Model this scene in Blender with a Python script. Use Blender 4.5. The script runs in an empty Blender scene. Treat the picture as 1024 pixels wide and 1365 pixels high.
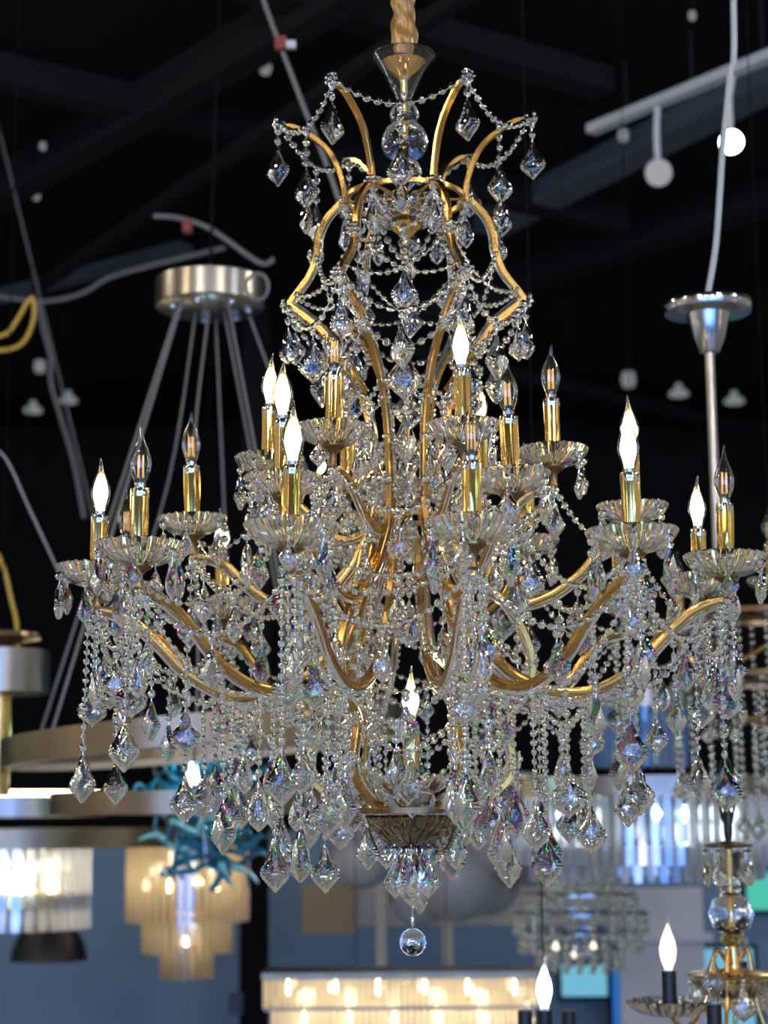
import bpy, math, random
from mathutils import Vector, Matrix
R = random.Random(7)
PI = math.pi
SC = bpy.context.scene
COL = SC.collection
F = 2442.0; PITCH = math.radians(9.6); ROLL = math.radians(-0.45)
EYE = 1.75; D = 2.88; CEIL = 4.6

# ------------------------------------------------------------------ camera
cam = bpy.data.objects.new('camera', bpy.data.cameras.new('camera'))
COL.objects.link(cam); SC.camera = cam
CAMM = Matrix.Translation((0, 0, EYE)) @ Matrix.Rotation(PI/2 + PITCH, 4, 'X') @ Matrix.Rotation(ROLL, 4, 'Z')
cam.matrix_world = CAMM
cam.data.sensor_fit = 'VERTICAL'; cam.data.sensor_height = 36; cam.data.sensor_width = 27
cam.data.lens = F/1365*36
cam.data.clip_start = .05; cam.data.clip_end = 100
cam.data.dof.use_dof = True; cam.data.dof.focus_distance = 2.66; cam.data.dof.aperture_fstop = 4.2
R3 = CAMM.to_3x3()
def PX(x, y, Y):
    d = R3 @ Vector((x-512, -(y-682.5), -F))
    return Vector((0, 0, EYE)) + d*(Y/d.y)
def RAYZ(x, y, z):
    d = R3 @ Vector((x-512, -(y-682.5), -F))
    return Vector((0, 0, EYE)) + d*((z-EYE)/d.z)
def PM(Y): return Y/F*1.0          # metres per pixel at depth Y (close enough)
AX = PX(544.5, 682.5, D).x

# ------------------------------------------------------------------ materials
def nt(name):
    m = bpy.data.materials.new(name); m.use_nodes = True
    t = m.node_tree; t.nodes.clear()
    o = t.nodes.new('ShaderNodeOutputMaterial')
    return m, t, o
def P(name, col, rough=.5, metal=0, bump=0, bscale=40, var=0, vscale=8, spec=.5, stretch=None, trans=0, ior=1.5):
    m, t, o = nt(name)
    b = t.nodes.new('ShaderNodeBsdfPrincipled')
    b.inputs['Base Color'].default_value = (*col, 1); b.inputs['Roughness'].default_value = rough
    b.inputs['Metallic'].default_value = metal; b.inputs['Specular IOR Level'].default_value = spec
    b.inputs['Transmission Weight'].default_value = trans; b.inputs['IOR'].default_value = ior
    t.links.new(b.outputs[0], o.inputs[0])
    if bump or var:
        tc = t.nodes.new('ShaderNodeTexCoord'); mp = t.nodes.new('ShaderNodeMapping')
        t.links.new(tc.outputs['Object'], mp.inputs[0])
        if stretch: mp.inputs['Scale'].default_value = stretch
        n = t.nodes.new('ShaderNodeTexNoise'); n.inputs['Scale'].default_value = bscale if bump else vscale
        n.inputs['Detail'].default_value = 4
        t.links.new(mp.outputs[0], n.inputs['Vector'])
        if bump:
            bp = t.nodes.new('ShaderNodeBump'); bp.inputs['Strength'].default_value = bump; bp.inputs['Distance'].default_value = .004
            t.links.new(n.outputs[0], bp.inputs['Height']); t.links.new(bp.outputs[0], b.inputs['Normal'])
        if var:
            n2 = t.nodes.new('ShaderNodeTexNoise'); n2.inputs['Scale'].default_value = vscale
            t.links.new(mp.outputs[0], n2.inputs['Vector'])
            mx = t.nodes.new('ShaderNodeMix'); mx.data_type = 'RGBA'
            mx.inputs[6].default_value = (*[c*(1-var) for c in col], 1); mx.inputs[7].default_value = (*[min(1, c*(1+var)) for c in col], 1)
            t.links.new(n2.outputs[0], mx.inputs[0]); t.links.new(mx.outputs[2], b.inputs['Base Color'])
    return m
def EM(name, col, s):
    m, t, o = nt(name)
    e = t.nodes.new('ShaderNodeEmission'); e.inputs[0].default_value = (*col, 1); e.inputs[1].default_value = s
    t.links.new(e.outputs[0], o.inputs[0]); return m
def GLASS(name, col=(1, 1, 1), ior=1.55, rough=0, disp=0):
    m, t, o = nt(name)
    if not disp:
        g = t.nodes.new('ShaderNodeBsdfGlass'); g.inputs[0].default_value = (*col, 1)
        g.inputs['Roughness'].default_value = rough; g.inputs['IOR'].default_value = ior
        t.links.new(g.outputs[0], o.inputs[0]); return m
    last = None
    for c, k in (((col[0], 0, 0), -disp), ((0, col[1], 0), 0), ((0, 0, col[2]), disp)):
        g = t.nodes.new('ShaderNodeBsdfGlass'); g.inputs[0].default_value = (*c, 1)
        g.inputs['Roughness'].default_value = rough; g.inputs['IOR'].default_value = ior+k
        if last is None: last = g
        else:
            a = t.nodes.new('ShaderNodeAddShader'); t.links.new(last.outputs[0], a.inputs[0]); t.links.new(g.outputs[0], a.inputs[1]); last = a
    t.links.new(last.outputs[0], o.inputs[0]); return m
def THIN(name, col=(1, 1, 1), ior=1.45, lo=0.04):           # thin blown glass: straight-through plus mirror at grazing angles
    m, t, o = nt(name)
    a = t.nodes.new('ShaderNodeBsdfTransparent'); a.inputs[0].default_value = (*col, 1)
    g = t.nodes.new('ShaderNodeBsdfGlossy'); g.inputs['Roughness'].default_value = .02
    fr = t.nodes.new('ShaderNodeLayerWeight'); fr.inputs[0].default_value = .35
    mr = t.nodes.new('ShaderNodeMapRange'); mr.inputs[3].default_value = lo; mr.inputs[4].default_value = .9
    t.links.new(fr.outputs['Fresnel'], mr.inputs[0])
    mx = t.nodes.new('ShaderNodeMixShader')
    t.links.new(mr.outputs[0], mx.inputs[0]); t.links.new(a.outputs[0], mx.inputs[1]); t.links.new(g.outputs[0], mx.inputs[2])
    t.links.new(mx.outputs[0], o.inputs[0]); return m
def LITROD(name, col, tr=.25):                               # frosted crystal rods that pass lamp light on
    m, t, o = nt(name)
    a = t.nodes.new('ShaderNodeBsdfTranslucent'); a.inputs[0].default_value = (*col, 1)
    d = t.nodes.new('ShaderNodeBsdfTransparent'); d.inputs[0].default_value = (1, 1, 1, 1)
    g = t.nodes.new('ShaderNodeBsdfGlossy'); g.inputs['Roughness'].default_value = .08
    m1 = t.nodes.new('ShaderNodeMixShader'); m1.inputs[0].default_value = tr
    t.links.new(a.outputs[0], m1.inputs[1]); t.links.new(d.outputs[0], m1.inputs[2])
    m2 = t.nodes.new('ShaderNodeMixShader'); m2.inputs[0].default_value = .2
    t.links.new(m1.outputs[0], m2.inputs[1]); t.links.new(g.outputs[0], m2.inputs[2])
    t.links.new(m2.outputs[0], o.inputs[0]); return m

M = dict(
    crystal=GLASS('crystal', (.99, 1, .985), 1.54),
    prism=GLASS('rainbow_crystal', (.99, 1, .985), 1.54, 0, .003),
    bead=GLASS('bead_crystal', (.98, 1, .97), 1.54),
    dish=GLASS('pressed_glass', (1, 1, .99), 1.52),
    strip=GLASS('glass_strip', (1, 1, 1), 1.5),
    smoke=GLASS('smoky_pressed_glass', (.80, .74, .64), 1.5),
    bulb=THIN('bulb_glass', (1, .995, .98)),
    gold=P('antique_gold', (.50, .285, .08), .27, 1, 0, 60, .3, 14),
    bronze=P('dark_bronze', (.20, .125, .06), .3, 1),
    sleeve=P('polished_gold', (.80, .50, .15), .07, 1),
    silver=P('silver_wire', (.8, .78, .72), .2, 1),
    collar=P('collar_silver', (.50, .52, .56), .14, 1),
    filament=P('filament_off', (.85, .48, .10), .35),
    glow=EM('filament_glow', (1, .72, .30), 14),
    fabric=P('gold_satin', (.26, .14, .035), .36, .25, .5, 30, .3, 20, stretch=(1, 1, .5)),
    black=P('black_metal', (.012, .012, .014), .35, .3),
    chrome=P('chrome', (.42, .42, .44), .14, 1),
    nickel=P('brushed_nickel', (.30, .285, .27), .28, 1, 0, 90, .55, 9, stretch=(1, 1, .02)),  # vertical streaks in the colour imitate anisotropic sheen
    champagne=P('champagne_metal', (.25, .19, .122), .3, 1, 0, 40, .5, 7, stretch=(1, 1, .02)),  # sheen streaks put into the colour, as on the nickel
    brass=P('brass', (.75, .52, .18), .22, 1),
    wire=P('grey_cable', (.13, .13, .127), .6),
    greycord=P('pale_cord', (.33, .36, .36), .6),
    yellow=P('yellow_cord', (.40, .26, .03), .6),
    ceil=P('black_deck', (.0035, .004, .0045), .9, 0, .2, 6, .4, 3, spec=.1),
    beam=P('painted_steel', (.006, .0066, .008), .8, 0, .1, 20, spec=.15),
    beamg=P('grey_steel', (.065, .075, .095), .7, 0, .1, 20, spec=.2),
    white=P('white_enamel', (.50, .50, .52), .4),
    plaster=P('pale_plaster', (.19, .187, .18), .8, 0, .1, 20, .1, 2),
    wallb=P('slate_blue_paint', (.095, .155, .225), .8, 0, .1, 30, .1, 2),
    wallk=P('black_paint', (.0035, .0035, .004), .9, 0, .1, 20, .3, 2, spec=.1),
    floor=P('concrete', (.24, .23, .215), .4, 0, .1, 10, .25, 3),
    beige=P('beige_laminate', (.42, .37, .29), .6, 0, 0, 1, .1, 5),
    brown=P('brown_board', (.25, .17, .08), .6),
    globe=P('smoky_globe', (.24, .245, .27), .3, 0),
    tealg=P('teal_glass', (.008, .15, .25), .1, 0, 0, 1, .6, 9, trans=.2),
    tealp=P('pale_teal_glass', (.25, .60, .62), .1, 0, trans=.3),
    grey=P('grey_board', (.38, .37, .40), .7),
    amber=LITROD('amber_rod', (.66, .57, .41), .38),
    clearrod=LITROD('crystal_rod', (.75, .80, .86), .55),
    warmrod=LITROD('crystal_bar', (.95, .88, .70), .3),
    bluerod=LITROD('blue_crystal_rod', (.35, .60, .95), .3),
    warmbulb=EM('warm_bulb', (1, .80, .42), 14),
    coolbulb=EM('cool_bulb', (.72, .88, 1), 16),
    peach=EM('peach_bulb', (1, .86, .66), 2.2),
    spot=EM('spot_lens', (.85, .93, 1), 25),
    spotoff=P('spot_lens_off', (.55, .50, .40), .4),
    dimlens=EM('dim_lens', (.55, .6, .62), .35),
    panec=EM('cyan_pane', (.22, .62, .85), .8),
    paneb=EM('blue_pane', (.03, .18, .60), .8),
    panet=EM('green_pane', (.10, .70, .52), .8),
    panew=EM('white_pane', (.60, .72, .85), .8),
    red=P('red_tag', (.20, .03, .02), .6),
)

# ------------------------------------------------------------------ mesh building
class MB:
    def __init__(s): s.v = []; s.f = []; s.m = []; s.s = []
    def add(s, v, f, mat=0, sm=False, X=None):
        b = len(s.v)
        s.v += [tuple(X @ Vector(p)) for p in v] if X is not None else [tuple(p) for p in v]
        for q in f: s.f.append(tuple(i+b for i in q))
        s.m += [mat]*len(f); s.s += [sm]*len(f)
    def mesh(s, name, mats):
        me = bpy.data.meshes.new(name); me.from_pydata(s.v, [], s.f)
        for k in (mats if isinstance(mats, (list, tuple)) else [mats]): me.materials.append(M[k])
        me.polygons.foreach_set('material_index', s.m); me.polygons.foreach_set('use_smooth', s.s)
        me.update(); me.set_sharp_from_angle(angle=math.radians(42)); return me
    def build(s, name, mats, parent=None, loc=None, rz=0):
        return place(name, s.mesh(name, mats), parent, loc, rz)
def place(name, me, parent=None, loc=None, rz=0):
    o = bpy.data.objects.new(name, me); COL.objects.link(o)
    if parent: o.parent = parent
    if loc is not None: o.location = loc
    o.rotation_euler.z = rz
    return o
def tag(o, label=None, cat=None, group=None, kind=None):
    if label: o['label'] = label
    if cat: o['category'] = cat
    if group: o['group'] = group
    if kind: o['kind'] = kind
    return o
def empty(name, loc, label, cat, group=None, rz=0):
    o = bpy.data.objects.new(name, None); COL.objects.link(o); o.location = loc; o.rotation_euler.z = rz
    o.empty_display_size = .05
    return tag(o, label, cat, group)
def crom(pts, n=6):
    pts = [Vector(p) for p in pts]; out = []
    for i in range(len(pts)-1):
        a = pts[max(i-1, 0)]; b = pts[i]; c = pts[i+1]; d = pts[min(i+2, len(pts)-1)]
        for k in range(n):
            t = k/n
            out.append(.5*((2*b)+(c-a)*t+(2*a-5*b+4*c-d)*t*t+(3*b-a-3*c+d)*t**3))
    out.append(pts[-1]); return out
def sweep(mb, path, sec, mat=0, sm=False, up=None, closed=False, X=None, radii=None):
    """sec: list of (u,v) offsets; u along binormal, v along normal"""
    n = len(path); k = len(sec); vs = []; fs = []
    nrm = None
    for i, p in enumerate(path):
        t = (path[(i+1) % n if closed else min(i+1, n-1)] - path[(i-1) % n if closed else max(i-1, 0)]).normalized()
        if up is not None:
            b = Vector(up); b = (b - t*b.dot(t)).normalized()
            nn = b.cross(t)
        else:
            if nrm is None:
                a = Vector((0, 0, 1)) if abs(t.z) < .9 else Vector((1, 0, 0))
                nrm = (a - t*a.dot(t)).normalized()
            nrm = (nrm - t*nrm.dot(t)).normalized(); nn = nrm; b = t.cross(nn)
        w = radii[i] if radii else 1
        for (u, v) in sec: vs.append(p + b*u*w + nn*v*w)
    for i in range(n if closed else n-1):
        for j in range(k):
            a = i*k+j; b2 = i*k+(j+1) % k; c = ((i+1) % n)*k
            fs.append((a, b2, c+(j+1) % k, c+j))
    if not closed:
        fs.append(tuple(reversed(range(k)))); fs.append(tuple(range((n-1)*k, n*k)))
    mb.add(vs, fs, mat, sm, X)
def circ(r, n=8): return [(r*math.cos(2*PI*i/n), r*math.sin(2*PI*i/n)) for i in range(n)]
def tube(mb, path, r, n=8, mat=0, sm=True, **k): sweep(mb, [Vector(p) for p in path], circ(r, n), mat, sm, **k)
def rect(w, t): return [(-w/2, -t/2), (w/2, -t/2), (w/2, t/2), (-w/2, t/2)]
def lathe(mb, prof, n=24, mat=0, sm=True, X=None, mod=None, cap=True):
    vs = []; fs = []; k = len(prof)
    for j in range(n):
        a = 2*PI*j/n
        for i, (r, z) in enumerate(prof):
            if mod: r, z = mod(i, a, r, z)
            vs.append((r*math.cos(a), r*math.sin(a), z))
    for j in range(n):
        c = ((j+1) % n)*k
        for i in range(k-1): fs.append((j*k+i, c+i, c+i+1, j*k+i+1))
    if cap and prof[0][0] > 1e-5: fs.append(tuple(j*k for j in reversed(range(n))))
    if cap and prof[-1][0] > 1e-5: fs.append(tuple(j*k+k-1 for j in range(n)))
    mb.add(vs, fs, mat, sm, X)
def box(mb, c, s, mat=0, X=None):
    x, y, z = [q/2 for q in s]; cx, cy, cz = c
    v = [(cx+a*x, cy+b*y, cz+d*z) for a in (-1, 1) for b in (-1, 1) for d in (-1, 1)]
    mb.add(v, [(0, 1, 3, 2), (4, 6, 7, 5), (0, 4, 5, 1), (2, 3, 7, 6), (0, 2, 6, 4), (1, 5, 7, 3)], mat, False, X)
T = Matrix.Translation

# ---- crystal shapes
def bead_geo(d, n=8, th=.62):
    r = d/2; v = []; f = []
    for rr, z in ((.42, th), (.80, th*.62), (1, 0), (.80, -th*.62), (.42, -th)):
        off = PI/n if abs(z) not in (0, th) else 0
        for i in range(n):
            a = 2*PI*i/n + off
            v.append((r*rr*math.cos(a), r*rr*math.sin(a), r*z))
    f.append(tuple(range(n))); f.append(tuple(reversed(range(4*n, 5*n))))
    for k in range(4):
        for i in range(n):
            j = (i+1) % n
            if k in (0, 2):      # ring without offset -> ring with
                f += [(k*n+i, k*n+n+i, k*n+j), (k*n+j, k*n+n+i, k*n+n+j)]
            else:
                f += [(k*n+i, k*n+n+j, k*n+j), (k*n+i, k*n+n+i, k*n+n+j)] if False else [(k*n+i, k*n+n+i, k*n+n+j), (k*n+i, k*n+n+j, k*n+j)]
    return v, f
BG = {}
def bead(mb, c, d, t, roll, mat=0):
    if d not in BG: BG[d] = bead_geo(d)
    v, f = BG[d]
    t = t.normalized(); a = Vector((0, 0, 1)) if abs(t.z) < .9 else Vector((0, 1, 0))
    n = (a - t*a.dot(t)).normalized(); n = Matrix.Rotation(roll, 3, t) @ n
    b = n.cross(t)
    X = Matrix(((t.x, b.x, n.x, c.x), (t.y, b.y, n.y, c.y), (t.z, b.z, n.z, c.z), (0, 0, 0, 1)))
    mb.add(v, [tuple(reversed(q)) for q in f], mat, False, X)
WK = dict(kite=.70, almond=.86, leaf=.80, spear=1)
OUT = dict(
    kite=[(0, .03), (.06, .055), (.14, .10), (.24, .165), (.34, .24), (.44, .335), (.53, .42), (.60, .455), (.67, .44), (.74, .37), (.81, .275), (.88, .18), (.94, .09), (1, .015)],
    almond=[(0, .03), (.08, .06), (.18, .11), (.30, .165), (.42, .215), (.54, .255), (.66, .275), (.76, .26), (.85, .2), (.93, .11), (1, .015)],
    leaf=[(0, .03), (.07, .07), (.15, .14), (.24, .16), (.30, .15), (.38, .25), (.47, .38), (.55, .45), (.62, .43), (.66, .40), (.72, .42), (.79, .36), (.86, .23), (.93, .10), (1, .015)],
    spear=[(0, .02), (.1, .05), (.25, .09), (.45, .13), (.65, .165), (.78, .17), (.87, .13), (.95, .06), (1, .01)],
)
def pend_geo(kind, L, dep=.17):
    o = OUT[kind]
    half = []
    for i in range(len(o)-1):                      # refine and scallop the rim
        (t0, w0), (t1, w1) = o[i], o[i+1]
        half += [(t0, w0, 1.0), ((t0+t1)/2, (w0+w1)/2, .0)]
    half.append((*o[-1], 1.0))
    pts = [(w*(1+.05*s)+.004*s, -t, s) for t, w, s in half] + [(-w*(1+.05*s)-.004*s, -t, s) for t, w, s in reversed(half)]
    n = len(pts); cz = -.60 if kind != 'spear' else -.68
    th = dep*(1 if kind != 'spear' else .75)
    v = []; f = []
    def ring(k, y, sc=0):
        for (x, z, s) in pts: v.append((x*k*L*WK[kind], y*L*(1+sc*(s-.5)), (cz+(z-cz)*k)*L))
    ring(.90, -th*.42, .25); ring(1, -th*.17); ring(1, th*.17); ring(.90, th*.42, .25)
    for k in range(3):
        for i in range(n):
            j = (i+1) % n; a = k*n+i; b = k*n+j; c = a+n; e = b+n
            if k == 1: f.append((a, c, e, b))
            elif i % 2: f += [(a, c, b), (b, c, e)]
            else: f += [(a, c, e), (a, e, b)]
    def cap(base, k, y, ns, flip, sh):                        # a few broad facets up to a flat table
        c0 = len(v)
        for s_ in range(ns):
            x, z, _ = pts[int((s_+sh)*n/ns) % n]; v.append((x*k*L*WK[kind], y*L, (cz+(z-cz)*k)*L))
        out = []
        for i in range(n):
            a = int(i*ns/n) % ns; j = (i+1) % n; b = int(j*ns/n) % ns
            out.append((base+i, base+j, c0+a))
            if a != b: out.append((base+j, c0+b, c0+a))
        out.append(tuple(c0+q for q in range(ns)))
        for q in out: f.append(tuple(reversed(q)) if flip else q)
    cap(0, .60, -th*.78, 8, False, .5); cap(3*n, .30, th*.98, 6, True, .5)
    # merge table into coarse facets is not needed: it is one flat polygon
    return v, f
BD = .0145; BP = .0168
PC = {}
def pend_mesh(kind, L, nb, mat='crystal'):
    key = (kind, round(L, 4), nb, mat)
    if key not in PC:
        mb = MB(); v, f = pend_geo(kind, L); mb.add(v, f, 0, False, T((0, 0, -nb*BP-.004)))
        tube(mb, [(0, 0, -nb*BP-.006-.04*L), (0, 0, -nb*BP+.002)], .0007, 4, 1)
        b = MB()
        for k in range(nb):
            bead(b, Vector((0, 0, -(k+.5)*BP)), BD, Vector((0, 0, -1)), PI/2+.3*k, 0)
        tube(b, [(0, 0, -nb*BP), (0, 0, .003)], .0006, 4, 1)
        PC[key] = (mb.mesh('crystal_pendant', [mat, 'silver']), b.mesh('octagon_bead', ['bead', 'silver']) if nb else None)
    return PC[key]

# ------------------------------------------------------------------ the room
def struct(name, mb, mat, **k): return tag(mb.build(name, mat, **k), kind='structure')
WX = 6.5; YB = 13.0; YF = -5.0
b = MB(); box(b, (0, (YB+YF)/2, -.05), (2*WX+.2, YB-YF+.2, .1)); struct('floor', b, 'floor')
b = MB(); box(b, (0, (YB+YF)/2, CEIL+.05), (2*WX+.2, YB-YF+.2, .1)); struct('ceiling', b, 'ceil')
b = MB(); box(b, (0, YB+.05, CEIL/2), (2*WX+.2, .1, CEIL)); struct('wall_back', b, 'wallk')
for s, nm in ((-1, 'wall_left'), (1, 'wall_right')):
    b = MB(); box(b, (s*(WX+.05), (YB+YF)/2, CEIL/2), (.1, YB-YF, CEIL)); struct(nm, b, 'plaster')
b = MB()                                           # shop front behind the camera: masonry around a wide glazed opening
box(b, (0, YF-.05, .2), (2*WX, .1, .4)); box(b, (0, YF-.05, 4.0), (2*WX, .1, 1.2))
for s in (-1, 1): box(b, (s*5.8, YF-.05, CEIL/2), (1.4, .1, CEIL))
struct('wall_front', b, 'plaster')
b = MB()
for x in (-5.1, -3.4, -1.7, 0, 1.7, 3.4, 5.1): box(b, (x, YF-.05, 1.9), (.07, .08, 3.0))
box(b, (0, YF-.05, .43), (10.2, .08, .06)); box(b, (0, YF-.05, 3.37), (10.2, .08, .06)); box(b, (0, YF-.05, 2.5), (10.2, .06, .05))
struct('window_1', b, 'black')

# slate-blue partition with the black column in front of it
YP = 10.2
zt = PX(300, 1108, YP).z
b = MB(); box(b, (0, YP+.05, zt/2), (2*WX, .1, zt)); struct('wall_partition', b, 'wallb')
p0 = PX(320, 1100, 9.4); p1 = PX(357, 1100, 9.4)
b = MB(); box(b, ((p0.x+p1.x)/2, 9.46, CEIL/2), (p1.x-p0.x, .12, CEIL)); c = struct('column', b, 'wallk')
p = PX(315, 1338, 9.37); b = MB(); box(b, (0, 0, 0), (.07, .06, .10)); box(b, (.0, -.035, 0), (.05, .012, .07))
tag(b.build('junction_box', 'black', None, (p.x, 9.371, p.z)), 'small black box fixed to the black column', 'box')

# beams and struts of the roof
def beam(name, a, c, w, h, mat, z):
    a = RAYZ(*a, z); c = RAYZ(*c, z); d = (c-a).normalized(); a = a-d*.0; mb = MB()
    sweep(mb, [a, c], rect(w, h), 0, False, up=(-d.y, d.x, 0)); return struct(name, mb, mat)
def beamx(name, a, c, w, h, mat, z, e0=0, e1=0):
    A = RAYZ(*a, z); Cc = RAYZ(*c, z); d = (Cc-A).normalized(); mb = MB()
    sweep(mb, [A-d*e0, Cc+d*e1], rect(w, h), 0, False, up=(-d.y, d.x, 0)); return struct(name, mb, mat)
beamx('trim_1', (650, 300), (1024, 108), .16, .10, 'beamg', CEIL-.05, 0, 1.5)
beamx('trim_2', (630, 62), (806, 112), .12, .10, 'beam', CEIL-.05, 1.0, 0)
beamx('trim_3', (20, 242), (270, 95), .11, .16, 'beam', CEIL-.08, 1.5, 1.2)
beamx('trim_4', (0, 95), (480, 210), .10, .12, 'beam', CEIL-.06, 1.0, 1.5)
beamx('trim_5', (560, 415), (1000, 270), .14, .14, 'beam', CEIL-.07, 1.0, .5)
beamx('trim_6', (0, 395), (190, 345), .10, .05, 'beamg', CEIL-.03, 1.0, .3)
beamx('trim_7', (740, 515), (1024, 580), .16, .08, 'beam', CEIL-.05, 1.5, 0)
beamx('trim_8', (100, 350), (420, 130), .05, .05, 'beam', CEIL-.2, 0.5, 2)

# ------------------------------------------------------------------ THE CHANDELIER
ROOT = empty('crystal_chandelier', (AX, D, EYE), 'huge many-tiered crystal chandelier with gilt arms, flame bulbs and hanging prisms in front', 'chandelier')
def S(x, y):
    p = PX(x, y, D)
    # axis of the fixture leans a hair in the picture; measure from it
    ax = 544.5+(y-682.5)*.0079
    q = PX(ax, y, D)
    return abs(p.x-q.x), p.z-EYE
def SH(y): return S(545, y)[1]
def pol(r, h, deg):
    a = math.radians(deg); return Vector((r*math.sin(a), -r*math.cos(a), h))
def rz(deg): return math.radians(deg-90)
FA = [-33, 27, 87, 147, 207, 267]

# --- suspension sleeve, bell, balls, dish
mb = MB()
n = 60; z0 = SH(66); top = CEIL-EYE-.01
pth = [Vector((.004*math.sin(i*.9), .004*math.cos(i*1.1), z0-.01+(top-z0+.01)*i/n)) for i in range(n+1)]
nz = 260; prs = [(.0195, z0-.012+(top-z0+.012)*i/nz) for i in range(nz+1)]
def ruch(i, a, r, z):
    q = z*70; w = math.sin(q+1.3*math.sin(a*2+z*9))+.6*math.sin(2.3*q+a*3+1)+.5*math.sin(a*5+z*25+math.sin(q))
    return r*(1+.13*w)*(1 if i > 3 else .75+.07*i), z
lathe(mb, prs, 40, 0, True, mod=ruch)
tag(mb.build('chain_sleeve', 'fabric', ROOT), 'ruched gold satin sleeve over the chain')
def hp(lst, dx=0): return [S(544.5+(y-682.5)*.0079+x, y) for x, y in lst]
mb = MB()
o_ = hp([(10, 138), (13, 128), (26, 100), (41, 78), (43, 74)]); i_ = hp([(40, 75), (37, 80), (23, 101), (10, 127), (7, 136)])
lathe(mb, o_+i_, 40, 0, True); tr = mb.build('glass_bell', 'dish', ROOT)
mb = MB(); lathe(mb, hp([(5, 140), (5, 108), (9, 103), (22, 94), (30, 84), (28, 83), (8, 86)]), 32, 0, True); mb.build('bell_cup', 'sleeve', ROOT)
def cutball(y, r, name):
    rr = r*PM(D)*1.03; mb = MB(); zc = SH(y); pr = []
    for i in range(13):
        a = -PI/2+PI*i/12; pr.append((max(.0045, rr*math.cos(a)), zc+rr*.93*math.sin(a)))
    lathe(mb, pr, 32, 0, False, mod=lambda i, a, q, z: (q*(1+.02*math.cos(16*a+i*PI)), z))
    return mb.build(name, 'dish', ROOT)
cutball(153, 20, 'glass_ball'); cutball(189, 32, 'glass_ball'); cutball(230, 23, 'glass_ball')
mb = MB(); lathe(mb, [(.0042, SH(345)), (.0042, SH(140))], 16); mb.build('center_rod', 'sleeve', ROOT)
mb = MB()
o_ = hp([(12, 305), (30, 300), (44, 291), (49, 281), (46, 269)]); i_ = hp([(43, 270), (44, 281), (38, 289), (24, 294), (12, 296)])
lathe(mb, o_+i_, 80, 0, True, mod=lambda i, a, r, z: (r*(1+.035*math.cos(20*a)*(1 if i in (1, 2, 3, 4) else .3)), z+.0015*math.cos(20*a)*(i in (4, 5))))
mb.build('crown_dish', 'dish', ROOT)
mb = MB(); lathe(mb, hp([(2, 330), (5, 326), (5, 318), (9, 314), (22, 302), (24, 300), (22, 296), (12, 290)]), 32); mb.build('crown_finial', 'sleeve', ROOT)

# --- rosette (cluster of cut beads round a stud)
mb = MB()
for k in range(7):
    a = 2*PI*k/7; bead(mb, Vector((.006, .0085*math.cos(a), .0085*math.sin(a))), .0088, Vector((0, math.cos(a), math.sin(a))), PI/2)
bead(mb, Vector((.009, 0, 0)), .010, Vector((0, 0, 1)), PI/2)
bead(mb, Vector((-.007, 0, .004)), .009, Vector((0, 0, 1)), PI/2); bead(mb, Vector((-.007, 0, -.005)), .009, Vector((0, 0, 1)), 0)
ROSE = mb.mesh('crystal_rosette', 'bead')
def rosette(r, h, deg): place('crystal_rosette', ROSE, ROOT, pol(r, h, deg), rz(deg))

# --- gilt bars with clear glass strips
def barpair(name, pts, w, t, side, n=7, gs=.0042, gold='gold', strip=True):
    path = crom([Vector((r, 0, h)) for r, h in pts], n)
    a = MB(); tw, tt = w*.36, t*.36
    sec = [(-w/2, -tt), (-tw, -t/2), (tw, -t/2), (w/2, -tt), (w/2, tt), (tw, t/2), (-tw, t/2), (-w/2, tt)]
    sweep(a, path, sec, 0, False, up=(0, 1, 0))
    g = MB()
    for s in side:
        off = []
        for i, p in enumerate(path):
            tn = (path[min(i+1, len(path)-1)]-path[max(i-1, 0)]).normalized(); nn = Vector((0, 1, 0)).cross(tn)
            off.append(p+nn*s*(t/2+gs*.85))
        k = max(1, len(off)//40)
        sec2 = [(u*1.35*(w/2)/gs*.72, v) for u, v in circ(gs, 10)]
        sweep(g, off[1:-1], sec2, 0, True, up=(0, 1, 0))
    return a.mesh(name, gold), (g.mesh('glass_strip', 'strip') if strip else None)
def put(name, pair, deg):
    o = place(name, pair[0], ROOT, (0, 0, 0), rz(deg))
    if pair[1]: place('glass_strip', pair[1], o)
    return o
CR = hp([(78, 275), (80, 262), (83, 242), (93, 213), (108, 191), (133, 172), (150, 164), (164, 163)])
UP = hp([(74, 262), (90, 271), (107, 289), (117, 312), (120, 335), (130, 363), (148, 387), (158, 401)])
LO = hp([(158, 401), (119, 432), (103, 452), (76, 489), (60, 528), (50, 575), (47, 620), (46, 680), (56, 725), (92, 766), (135, 812), (160, 862), (163, 902), (146, 938), (128, 961), (130, 985), (136, 1008), (133, 1036), (105, 1063), (72, 1078)])
HK = hp([(60, 528), (74, 512), (92, 494), (104, 486)])
pc = barpair('crown_arm', CR, .0095, .0095, (1,), gs=.0022, strip=False)
pu = barpair('upper_frame_bar', UP, .0095, .0100, (1,), gs=.003)
pl = barpair('lower_frame_bar', LO, .0100, .0105, (1,), gs=.0034)
ph = barpair('frame_hook', HK, .008, .008, (1,), strip=False)
for d in FA:
    put('crown_arm', pc, d); put('upper_frame_bar', pu, d); put('lower_frame_bar', pl, d); put('frame_hook', ph, d+30)
    for q in ((166, 160), (80, 266), (121, 337), (158, 402), (103, 452), (50, 540), (104, 484), (129, 961), (137, 1012), (46, 690), (160, 880)):
        r, h = S(544.5+(q[1]-682.5)*.0079+q[0], q[1]); rosette(r+.002, h, d+(30 if q[0] == 104 else 0))
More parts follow.
